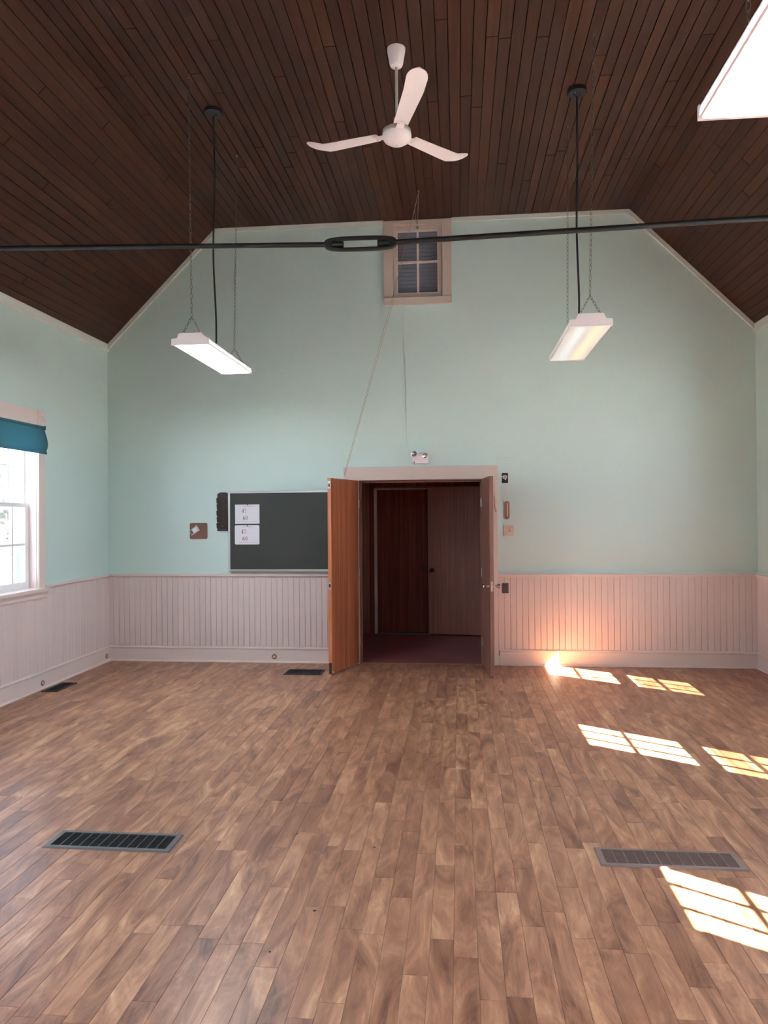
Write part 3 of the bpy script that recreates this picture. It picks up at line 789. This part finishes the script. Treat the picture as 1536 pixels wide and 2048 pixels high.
# ------------------------------------------------------------------ hanging fluorescent fixtures
def chain(mb, p0, p1, pitch=.034):
    p0 = Vector(p0); p1 = Vector(p1); d = p1 - p0; n = max(2, round(d.length / pitch)); u = d.normalized()
    a = u.orthogonal().normalized(); b_ = u.cross(a)
    for i in range(n):
        c = p0 + d * ((i + .5) / n)
        mb.torus(c, a if i % 2 else b_, u, .0082, .0018, 8, 4, stretch=(d.length / n * .62) / .0082)
def fixture(xc, y0, y1, lens, lab, canopy_at, lean=0.0, flat_chains=False):
    zb = 2.90; hw_ = .141
    root = empty('hanging_light', (xc, (y0 + y1) / 2, zb), lab, 'light', 'chain hung fluorescent lights')
    tray = [(-hw_, .006), (-hw_ + .002, .044), (-.098, .047), (-.083, .083), (.083, .083), (.098, .047), (hw_ - .002, .044), (hw_, .006)]
    MB().prism(tray, lambda p: (xc + p[0], y0 + .012, zb + p[1]), lambda p: (xc + p[0], y1 - .012, zb + p[1])).build('housing', 'white_enamel', root)
    endp = [(-hw_ - .003, -.001), (-hw_ - .003, .046), (-.101, .048), (-.085, .086), (.085, .086), (.101, .048), (hw_ + .003, .046), (hw_ + .003, -.001)]
    for ya in (y0, y1 - .014):
        e = MB().prism(endp, lambda p: (xc + p[0], ya, zb + p[1]), lambda p: (xc + p[0], ya + .014, zb + p[1])).build('end_cap', 'white_enamel', root)
    # wraparound lens: flat underside with upturned sides
    lp = [(-hw_ + .001, .036), (-hw_ - .001, .012), (-hw_ + .012, 0), (hw_ - .012, 0), (hw_ + .001, .012), (hw_ - .001, .036)]
    MB().prism(lp, lambda p: (xc + p[0], y0 + .014, zb + p[1]), lambda p: (xc + p[0], y1 - .014, zb + p[1])).build('lens', lens, root, at=(xc, (y0 + y1) / 2, zb))
    for ya, dy in ((y0 + .04, -.12), (y1 - .05, .02)):
        mb = MB(); apex = (xc, ya, zb + .215)
        chain(mb, (xc - .072, ya, zb + .088), apex, .026); chain(mb, (xc + .072, ya, zb + .088), apex, .026)
        chain(mb, apex, (xc + lean, ya + dy, ZC))
        mb.build('chain', 'chain_metal', root)
        MB().cyl((xc + lean, ya + dy, ZC), (xc + lean, ya + dy, ZC - .02), .006, None, 8).build('ceiling_hook', 'steel', root)
        for s_ in (-1, 1): MB().torus((xc + s_ * .072, ya, zb + .088), (0, 1, 0), (1, 0, 0), .008, .002, 10, 5).build('chain_hook', 'steel', root)
    cx_, cy_ = canopy_at
    ym = (y0 + y1) / 2
    cp = MB().lathe((cx_, cy_, ZC), [(0, 0), (.070, 0), (.072, -.030), (.066, -.036), (.030, -.038), (.020, -.050), (.012, -.054), (0, -.054)], n=28).build('canopy', 'iron_black', root)
    MB().cyl((cx_ - .016, cy_ - .040, ZC - .036), (cx_ - .016, cy_ - .040, ZC - .046), .006, None, 10).build('canopy_screw', 'chrome', cp)
    pts = []
    for i in range(25):
        t = i / 24
        pts.append((cx_ + (xc - cx_) * t + .012 * math.sin(t * 9) * t, cy_ + (ym - cy_) * t + .01 * math.sin(t * 7), (ZC - .05) + (zb + .08 - ZC + .05) * t))
    MB().tube(pts, .0075, 8).build('cord', 'cord_black', root)
    return root
fixture(-1.968, 5.345, 6.500, 'lens_bright', 'bright white lit fluorescent light hung on chains, left side', (-1.908, 5.735), .03)
fixture(.912, 5.172, 6.315, 'lens_dim', 'dimmer fluorescent light with one cool and one yellow tube', (.926, 5.765), .02)
fixture(.932, 1.37, 2.514, 'lens_white', 'big glaring fluorescent light cut off at the top right corner', (.93, 1.80))

fixture(-1.968, 1.37, 2.514, 'lens_white', 'unseen fluorescent light added over the near left part of the floor', (-1.93, 1.80))  # out of view, fixture added to brighten the hall
fixture(-1.968, -2.60, -1.456, 'lens_white', 'unseen fluorescent light added behind the camera on the window side', (-1.93, -2.2))  # also unseen, added for brightness
fixture(.932, -2.60, -1.456, 'lens_white', 'unseen fluorescent light added behind the camera on the sunny side', (.93, -2.2))  # its unseen pair, added for brightness too

# ------------------------------------------------------------------ chalkboard, notices, rack, cork, devices
YB = D
ch = empty('chalkboard', (-1.92, YB, 1.0), 'dark green chalkboard with aluminium frame behind the open door', 'chalkboard')
bx0, bx1, bz0, bz1 = -2.556, -1.27, 1.004, 1.904
MB().box(bx0 + .01, bx1 - .01, YB - .012, YB - .001, bz0 + .01, bz1 - .01).build('writing_surface', 'chalk_green', ch)
fw = .024
for (a, b_, e, g_) in ((bx0, bx0 + fw, bz0, bz1), (bx1 - fw, bx1, bz0, bz1), (bx0 + fw, bx1 - fw, bz1 - fw, bz1)):
    MB().bevbox(a, b_, YB - .020, YB, e, g_, .003).build('frame_rail', 'alu', ch)
MB().prism([(0, bz0), (.05, bz0), (.055, bz0 + .012), (.050, bz0 + .012), (.047, bz0 + .006), (.02, bz0 + .010), (.02, bz0 + .030), (0, bz0 + .030)], lambda p: (bx0 + fw, YB - p[0], p[1]), lambda p: (bx1 - fw, YB - p[0], p[1])).build('chalk_tray', 'alu', ch)
for (px_, pz_) in ((-2.548, 1.895), (-2.548, 1.45)):
    MB().cyl((px_ + .004, YB - .020, pz_), (px_ + .004, YB - .0225, pz_), .0045, None, 8).build('screw', 'grille_grey', ch)
def digit(mb, ch_, x, z, h):
    """serif style numeral as flat thick and thin strokes, lower left corner at x, z"""
    w = h * .52; yq = YB - .0152
    def stroke(pts, ws):
        pts = [Vector((x + a * w, z + b_ * h)) for (a, b_) in pts]
        L, Rr = [], []
        for i, p in enumerate(pts):
            d = (pts[min(i + 1, len(pts) - 1)] - pts[max(i - 1, 0)]).normalized(); nn = Vector((-d.y, d.x))
            L.append(p + nn * ws[i] * h / 2); Rr.append(p - nn * ws[i] * h / 2)
        vs = [(q_.x, yq, q_.y) for q_ in L] + [(q_.x, yq, q_.y) for q_ in Rr]
        k = len(pts); fs = [(i, i + 1, k + i + 1, k + i) for i in range(k - 1)]
        mb.add(vs, fs)
    tn, tk = .055, .135
    def ell(cx_, cz_, rx, rz, a0, a1, n=22):
        pts, ws = [], []
        for i in range(n + 1):
            a = math.radians(a0 + (a1 - a0) * i / n); pts.append((cx_ + rx * math.cos(a), cz_ + rz * math.sin(a))); ws.append(tn + (tk - tn) * abs(math.cos(a)) ** 1.5)
        stroke(pts, ws)
    if ch_ == '0': ell(.5, .5, .40, .47, 0, 360)
    if ch_ == '6':
        ell(.5, .30, .38, .28, 0, 360)
        stroke([(.12, .32), (.16, .55), (.32, .78), (.58, .93), (.86, .99)], [tk, tk, tk * .9, tn * 1.4, tn])
    if ch_ == '4':
        stroke([(.72, 0), (.72, 1)], [tk, tk]); stroke([(.70, .98), (.04, .27)], [tn, tn]); stroke([(.02, .27), (1.0, .27)], [tn * 1.2] * 2); stroke([(.48, .02), (.96, .02)], [tn] * 2)
    if ch_ == '7':
        stroke([(.06, .95), (.97, .95)], [tk * .8] * 2); stroke([(.92, .95), (.62, .5), (.42, 0)], [tn, tn * 1.4, tk * .8]); stroke([(.07, .98), (.03, .76)], [tn] * 2)
def notice(x0, x1, z0, z1, lab, rnd, dx, worn):
    root = empty('notice', ((x0 + x1) / 2, YB - .0145, (z0 + z1) / 2), lab, 'notice', 'number notices on the chalkboard')
    mb = MB(); w, h = x1 - x0, z1 - z0; pts = []
    for (cx_, cz_, a0) in ((x1 - rnd, z1 - rnd, 0), (x0 + rnd, z1 - rnd, 90), (x0 + rnd, z0 + rnd, 180), (x1 - rnd, z0 + rnd, 270)):
        for i in range(5): a = math.radians(a0 + 90 * i / 4); pts.append((cx_ + rnd * math.cos(a), cz_ + rnd * math.sin(a)))
    mb.prism(pts, lambda p: (p[0], YB - .0145, p[1]), lambda p: (p[0], YB - .0125, p[1])); mb.build('sheet', 'paper', root)
    mb = MB(); hh = .046
    digit(mb, '4', x0 + dx, z0 + h * .56, hh); digit(mb, '7', x0 + dx + .030, z0 + h * .56, hh)
    mb.build('number_print', 'ink_red', root); mb = MB()
    digit(mb, '6', x0 + dx + .014, z0 + h * .20, hh); digit(mb, '0', x0 + dx + .045, z0 + h * .20, hh)
    mb.build('number_print', 'ink_red', root)
    mb = MB(); yq = YB - .0150
    def ln(a, b_, zz, t): mb.add([(x0 + a * w, yq, z0 + zz * h), (x0 + b_ * w, yq, z0 + zz * h), (x0 + b_ * w, yq, z0 + zz * h + t), (x0 + a * w, yq, z0 + zz * h + t)], [(0, 1, 2, 3)])
    ln(.34, .74, .91, .0035); ln(.28, .80, .875, .0012); ln(.52, .78, .56, .0010); ln(.55, .78, .20, .0010); ln(.10, .92, .115, .0014); ln(.14, .88, .095, .0010)
    mb.build('small_print', 'ink_grey', root)
    MB().lathe(((x0 + x1) / 2 + .005, YB - .0145, z1 - .004), [(.006, 0), (.006, .004), (0, .006)], (0, -1, 0), 10).build('tack', 'black_plastic', root)
notice(-2.476, -2.198, 1.541, 1.755, 'upper of the two white sheets reading 47 and 60', .002, .076, False)
notice(-2.480, -2.200, 1.310, 1.524, 'lower white sheet with rounded corners reading 47 and 60', .014, .074, True)
# dark slotted card rack left of the chalkboard
rk = empty('card_rack', (-2.626, D, 1.461), 'dark brown slotted wooden card rack left of the chalkboard', 'rack')
rx0, rx1, rz0, rz1 = -2.690, -2.562, 1.461, 1.892
pts = [(rx0 + .012, rz0), (rx1, rz0), (rx1, rz1 - .01), (rx1 - .02, rz1), (rx0 + .045, rz1), (rx0 + .012, rz1 - .018)]
MB().prism(pts, lambda p: (p[0], D - .014, p[1]), lambda p: (p[0], D, p[1])).build('back_board', 'rack_wood', rk)
for i in range(5):
    zb = rz0 + .030 + i * .070
    MB().prism([(.014, zb), (.022, zb), (.034, zb + .058), (.028, zb + .058), (.014, zb + .004)], lambda p: (rx0 + (.008 if i % 2 else .005), D - p[0], p[1]), lambda p: (rx1, D - p[0], p[1])).build('slat', 'rack_wood', rk)
MB().box(rx0 + .012, rx1, D - .026, D, rz0, rz0 + .018).build('foot_rail', 'rack_wood', rk)
for z in (rz1 - .018, rz0 + .055): MB().cyl((rx0 + .068, D - .026, z), (rx0 + .068, D - .032, z), .004, None, 8).build('screw', 'steel', rk)
# cork patch with a small pale device
ck = empty('cork_patch', (-2.90, D, 1.373), 'square brown cork patch with rounded corners on green wall', 'cork board')
mb = MB(); pts = []
for (cx_, cz_, a0) in ((-2.818, 1.535, 0), (-2.983, 1.535, 90), (-2.983, 1.391, 180), (-2.818, 1.391, 270)):
    for i in range(5): a = math.radians(a0 + 90 * i / 4); pts.append((cx_ + .018 * math.cos(a), cz_ + .018 * math.sin(a)))
mb.prism(pts, lambda p: (p[0], D - .008, p[1]), lambda p: (p[0], D, p[1])); mb.build('cork_sheet', 'cork', ck)
dv = empty('thermometer', (-2.945, D - .008, 1.468), 'small pale thermometer fixed askew on the cork patch', 'thermometer')
M = Matrix.Translation((-2.945, D - .008, 1.468)) @ Matrix.Rotation(math.radians(-33), 4, 'Y')
MB().bevbox(-.055, .055, -.016, 0, -.032, .032, .004, M).build('case', 'device_grey', dv)
MB().box(-.048, -.020, -.0175, -.015, -.022, .022, M=M).build('display', 'device_screen', dv)
MB().box(-.014, .036, -.0175, -.015, -.022, .022, M=M).build('face_plate', 'device_pale', dv)
MB().box(.042, .050, -.012, 0, -.034, .040, M=M).build('clip', 'device_grey', dv)

# ------------------------------------------------------------------ emergency light and fittings right of the door
em = empty('emergency_light', (-.41, D, 2.176), 'white twin headed emergency light above the doorway', 'emergency light')
MB().bevbox(-.487, -.317, D - .075, D, 2.178, 2.290, .006).build('battery_box', 'white_enamel', em)
def head(c, ax, nm):
    h_ = MB().lathe(c, [(0, -.052), (.022, -.050), (.034, -.030), (.038, 0), (.035, .002), (.030, -.004)], ax, 20).build('lamp_head', 'white_enamel', em)
    MB().lathe(c, [(.0305, -.003), (.022, -.012), (.010, -.018), (0, -.019)], ax, 20).build('reflector', 'chrome', h_)
    MB().lathe(Vector(c) - Vector(ax).normalized() * .012, [(.007, 0), (.008, .006), (0, .012)], ax, 10).build('bulb', 'device_pale', h_)
head((-.468, D - .098, 2.285), (-.10, -1, -.12), 'l')
head((-.348, D - .100, 2.262), (.45, -.8, -.55), 'r')
MB().cyl((-.41, D - .05, 2.29), (-.44, D - .075, 2.285), .010, None, 10).cyl((-.40, D - .05, 2.288), (-.37, D - .07, 2.272), .010, None, 10).build('head_arm', 'white_enamel', em)
MB().cyl((-.468, D - .074, 2.190), (-.468, D - .078, 2.190), .007, None, 10).build('test_button', 'black_plastic', em)
MB().cyl((-.468, D - .074, 2.207), (-.468, D - .077, 2.207), .004, None, 8).build('indicator', 'grille_grey', em)
MB().box(-.492, -.486, D - .05, D - .03, 2.182, 2.194).build('grommet', 'black_plastic', em)
cb = [(-.572, D - .006, 3.92), (-.572, D - .006, 3.86), (-.578, D - .006, 3.80), (-.574, D - .006, 3.72), (-.577, D - .006, 3.55), (-.573, D - .006, 3.43), (-.562, D - .006, 3.33), (-.557, D - .006, 3.10), (-.556, D - .006, 2.80), (-.552, D - .006, 2.5), (-.545, D - .006, 2.38), (-.52, D - .008, 2.30), (-.488, D - .02, 2.26)]
MB().tube(cb, .0030, 6).build('power_cable', 'white_cable', None, 'thin painted cable from the high window to the emergency light', 'cable')

pl = empty('access_panel', (.547, D, 1.932), 'green painted square cover panel beside the right door', 'panel')
MB().bevbox(.424, .672, D - .007, D, 1.932, 2.238, .002).build('cover', 'green_paint', pl)
MB().box(.471, .538, D - .0078, D - .006, 1.960, 2.070).build('cutout', 'black_plastic', pl)
for k, (r_, dz) in enumerate(((.026, 0), (.020, .012))):
    pts = [(.385, D - .028, 1.985 + dz), (.430, D - .03, 1.998 + dz * 1.4), (.470, D - .035, 2.025), (.505, D - .04, 2.042 - k * .012), (.522, D - .04, 2.030 - k * .01), (.515, D - .035, 2.010), (.495, D - .03, 2.008 + dz), (.48, D - .02, 2.016)]
    sm = []
    for i in range(len(pts) - 1):
        p0, p1, p2, p3 = [Vector(pts[min(max(j, 0), len(pts) - 1)]) for j in (i - 1, i, i + 1, i + 2)]
        for t in (0, .25, .5, .75): sm.append(.5 * ((2 * p1) + (-p0 + p2) * t + (2 * p0 - 5 * p1 + 4 * p2 - p3) * t * t + (-p0 + 3 * p1 - 3 * p2 + p3) * t ** 3))
    MB().tube(sm, .0035, 6).build('wire', 'cream_wire', pl)
MB().lathe((.508, D - .036, 2.012), [(0, .0), (.007, .002), (.008, .012), (.004, .022), (0, .023)], (.1, -.1, -1), 10).build('wire_connector', 'cream_wire', pl)

tb_ = empty('wall_thermometer', (.525, D, 1.572), 'narrow upright brown thermometer above the ivory switch plate', 'thermometer')
mb = MB(); pts = []
for (cz_, a0) in ((1.745, 0), (1.594, 180)):
    for i in range(9): a = math.radians(a0 + 180 * i / 8); pts.append((.525 + .026 * math.cos(a) ** 1 if True else 0, cz_ + .022 * math.sin(a)))
mb.prism(pts, lambda p: (p[0], D - .012, p[1]), lambda p: (p[0], D, p[1])); mb.build('back_plate', 'brown_wood', tb_)
MB().cyl((.528, D - .015, 1.600), (.528, D - .015, 1.745), .0045, None, 10).build('tube', 'device_pale', tb_)
MB().box(.512, .519, D - .0135, D - .011, 1.605, 1.742).build('scale', 'copper', tb_)
MB().lathe((.530, D - .012, 1.592), [(.009, 0), (.008, .006), (0, .009)], (0, -1, 0), 12).build('bulb', 'chrome', tb_)

sw = empty('switch_plate', (.542, D, 1.394), 'square ivory switch plate with toggle and dial', 'switch')
MB().bevbox(.486, .598, D - .008, D, 1.394, 1.508, .003).build('plate', 'ivory', sw)
MB().lathe((.560, D - .008, 1.456), [(.019, 0), (.018, .012), (.014, .016), (0, .017)], (0, -1, 0), 20).build('dial', 'ivory', sw)
MB().box(.518, .524, D - .018, D - .007, 1.446, 1.462).build('toggle', 'ivory', sw)
for z in (1.432, 1.474): MB().cyl((.521, D - .0075, z), (.521, D - .010, z), .004, None, 8).build('screw', 'brown_wood', sw)

hk = empty('door_hook', (.392, D - .024, 1.655), 'thin metal hook hanging on the casing by the right door', 'hook')
MB().tube([(.386, D - .034, 1.806), (.388, D - .036, 1.79), (.391, D - .036, 1.74), (.396, D - .034, 1.69), (.404, D - .034, 1.668), (.410, D - .036, 1.662), (.402, D - .038, 1.655), (.392, D - .036, 1.657)], .0035, 6).build('hook_arm', 'copper', hk)
MB().torus((.386, D - .030, 1.812), (1, 0, 0), (0, 0, 1), .009, .0028, 12, 6).build('hook_eye', 'copper', hk)

ot = empty('wall_outlet', (.499, D - .012, .776), 'dark brown outlet plate on the beadboard by the right door', 'outlet')
MB().bevbox(.465, .534, D - .019, D - .011, .775, .884, .002).build('plate', 'brown_plastic', ot)
for z in (.806, .852):
    r_ = MB().lathe((.499, D - .019, z), [(.017, 0), (.016, .002), (0, .002)], (0, -1, 0), 18).build('receptacle', 'brown_plastic', ot)
    MB().box(.4925, .4945, D - .0216, D - .020, z - .004, z + .005).box(.5035, .5055, D - .0216, D - .020, z - .004, z + .005).build('slot', 'slot_dark', r_)
MB().cyl((.499, D - .018, .829), (.499, D - .021, .829), .003, None, 8).build('screw', 'steel', ot)

# ------------------------------------------------------------------ pull cords for the high window
HK = Vector((-.365, 7.388, ZC))
pc = empty('pull_cord', tuple(HK), 'tan pull cord from ceiling eye down to the doorway corner', 'cord')
MB().torus(HK - Vector((0, 0, .022)), (1, 0, 0), (0, 0, 1), .014, .003, 12, 6).cyl(HK, HK - Vector((0, 0, .010)), .008, None, 10).build('screw_eye', 'steel', pc)
eye = HK - Vector((0, 0, .034))
def sag(p0, p1, s_, n=14):
    p0 = Vector(p0); p1 = Vector(p1)
    return [p0.lerp(p1, i / n) + Vector((0, 0, -s_ * math.sin(PI * i / n))) for i in range(n + 1)]
MB().tube(sag(eye, (-.415, D - .020, 4.775), .01), .0026, 6).build('string', 'string', pc)
knot = Vector((-.418, 7.60, 4.745))
cleat = Vector((-.690, D - .05, 4.005))
MB().tube(sag(eye + Vector((-.004, 0, 0)), knot, 0.0, 4) + sag(knot, cleat, .01)[1:], .0026, 6).build('string', 'string', pc)
MB().tube(sag(knot, (-.425, D - .022, 4.79), .0), .0026, 6).build('string', 'string', pc)
MB().tube(sag(cleat, (-1.215, D - .045, 2.155), .006) + [(-1.235, D - .045, 2.06)], .0026, 6).build('string', 'string', pc)
MB().tube(sag(cleat + Vector((.014, 0, -.03)), (-1.205, D - .045, 2.155), .004) + [(-1.230, D - .048, 2.06)], .0026, 6).build('string', 'string', pc)
MB().cyl((-.690, D - .024, 4.0), (-.690, D - .058, 4.008), .004, None, 8).build('nail', 'steel', pc)

# ------------------------------------------------------------------ floor grilles
def big_grille(x0, x1, y0, y1, fm, sm_, lab):
    root = empty('floor_grille', ((x0 + x1) / 2, (y0 + y1) / 2, 0), lab, 'grille', 'large floor grilles')
    w = .030; zt = .0075
    mb = MB()
    # bevelled rim
    ou = [(x0, y0), (x1, y0), (x1, y1), (x0, y1)]; inn = [(x0 + w, y0 + w * .8), (x1 - w, y0 + w * .8), (x1 - w, y1 - w * .8), (x0 + w, y1 - w * .8)]
    mid = [(a + (.005 if i in (0, 3) else -.005), b_ + (.005 if i < 2 else -.005)) for i, (a, b_) in enumerate(ou)]
    vs = [(a, b_, 0.0002) for a, b_ in ou] + [(a, b_, zt) for a, b_ in mid] + [(a, b_, zt) for a, b_ in inn] + [(a, b_, .0004) for a, b_ in inn]
    mb.add(vs, [(k * 4 + i, k * 4 + (i + 1) % 4, k * 4 + 4 + (i + 1) % 4, k * 4 + 4 + i) for k in range(3) for i in range(4)])
    mb.build('rim', fm, root)
    MB().box(x0 + w, x1 - w, y0 + w * .8, y1 - w * .8, .0002, .0010).build('well', 'slot_dark' if sm_ == 'slot_dark' else 'slot_haze', root)  # flat plate, its colour stands in for the shaded recess
    nb = 12; cw_ = (x1 - x0 - 2 * w) / nb
    for i in range(1, nb):
        xx = x0 + w + i * cw_
        MB().box(xx - .0017, xx + .0017, y0 + w * .8, y1 - w * .8, .001, .0068).build('crossbar', fm, root)
    mb = MB(); yy = y0 + w * .8 + .008
    while yy < y1 - w * .8 - .004:
        mb.box(x0 + w, x1 - w, yy, yy + .0022, .001, .0060); yy += .0095
    mb.build('louvers', sm_, root, kind='stuff')
big_grille(-2.050, -1.401, 3.478, 3.676, 'grille_grey', 'slot_dark', 'long dark grey floor grille on the left side of the floor')
big_grille(.640, 1.296, 3.511, 3.697, 'grille_haze', 'slot_haze', 'long floor grille near the sun patch, browned by painted glare haze')
def register(x0, x1, y0, y1, along_y, lab):
    root = empty('floor_register', ((x0 + x1) / 2, (y0 + y1) / 2, 0), lab, 'register')
    w = .022
    MB().box(x0, x1, y0, y0 + w, .0002, .007).box(x0, x1, y1 - w, y1, .0002, .007).box(x0, x0 + w, y0 + w, y1 - w, .0002, .007).box(x1 - w, x1, y0 + w, y1 - w, .0002, .007).build('rim', 'iron_black', root)
    MB().box(x0 + w, x1 - w, y0 + w, y1 - w, .0002, .001).build('well', 'slot_dark', root)  # flat dark plate in place of a shaded recess
    a0, a1 = (y0 + w, y1 - w) if along_y else (x0 + w, x1 - w)
    k = 14
    for i in range(1, k):
        a = a0 + (a1 - a0) * i / k
        mb = MB()
        if along_y: mb.box(x0 + w, x1 - w, a - .003, a + .003, .001, .006)
        else: mb.box(a - .003, a + .003, y0 + w, y1 - w, .001, .006)
        mb.build('fin', 'iron_black', root)
register(-3.885, -3.730, 6.600, 6.972, True, 'small black floor register under the left window wall')
register(-1.792, -1.400, 7.480, 7.728, False, 'small black floor register by the open left door')

# ------------------------------------------------------------------ crumbs on the floor
for (x, y, r_, where) in ((-2.24, 5.92, .007, 'far out on the floor below the cork patch'), (-.60, 3.02, .008, 'midway between the two long grilles, the larger one'),
                          (-.83, 3.74, .006, 'right of the dark grey grille, farther than its far edge'), (-.42, 3.62, .006, 'on the floor straight below the ceiling fan'),
                          (.53, 5.33, .007, 'left of the middle sun patch'), (-.71, 2.72, .006, 'nearest the bottom edge of the picture')):
    bm_ = MB(); vs = []
    for i in range(6):
        a = i * PI / 3; vs.append((x + r_ * math.cos(a) * random.uniform(.6, 1.2), y + r_ * math.sin(a) * random.uniform(.6, 1.2), .0004))
    vs += [(x, y, .004)]
    bm_.add(vs, [(i, (i + 1) % 6, 6) for i in range(6)] + [(5, 4, 3, 2, 1, 0)])
    bm_.build('crumb', 'black_plastic', None, 'tiny dark crumb ' + where, 'crumb', 'dark crumbs scattered on the floor', at=(x, y, 0))

# ------------------------------------------------------------------ outdoors, glimpsed through the left window
MB().box(-120, XL - WALL_T - .02, -60, 120, -.9, -.6).box(XR + WALL_T + .02, 120, -60, 120, -.9, -.6).build('ground', 'bounce_ground', kind='structure', label='pale ground outside the windows')
def tree(x, y, h, seed, lab):
    rnd = random.Random(seed)
    root = empty('tree', (x, y, -.6), lab, 'tree')
    MB().tube([(x, y, -.6), (x + .1, y, h * .3), (x - .05, y + .1, h * .6), (x + .05, y, h * .9)], .11, 8).build('trunk', 'bark', root)
    br = MB(); lf = MB()
    for i in range(70):
        z = rnd.uniform(.1, .92) * h; a = rnd.uniform(0, 2 * PI); L_ = (1 - z / h * .7) * h * .42
        p0 = Vector((x, y, z)); p1 = p0 + Vector((math.cos(a) * L_, math.sin(a) * L_, L_ * .35))
        br.tube([p0, p0.lerp(p1, .5) + Vector((0, 0, .08)), p1], .022, 5)
        for k in range(40):
            c = p0.lerp(p1, rnd.uniform(.3, 1.05)) + Vector((rnd.gauss(0, .16), rnd.gauss(0, .16), rnd.gauss(0, .14)))
            u = Vector((rnd.gauss(0, 1), rnd.gauss(0, 1), rnd.gauss(0, 1))).normalized(); w_ = u.orthogonal().normalized()
            s_ = rnd.uniform(.08, .16)
            lf.add([c - u * s_, c + w_ * s_ * .5, c + u * s_, c - w_ * s_ * .5], [(0, 1, 2, 3)])
    br.build('branches', 'bark', root, kind='stuff'); lf.build('leaves', 'leaf_green', root, kind='stuff', fix=False)
tree(-11.2, 17.2, 5.5, 3, 'sunlit tree glimpsed through the left window')
tree(-17.5, 24.5, 7.0, 5, 'paler tree farther off outside the left window')
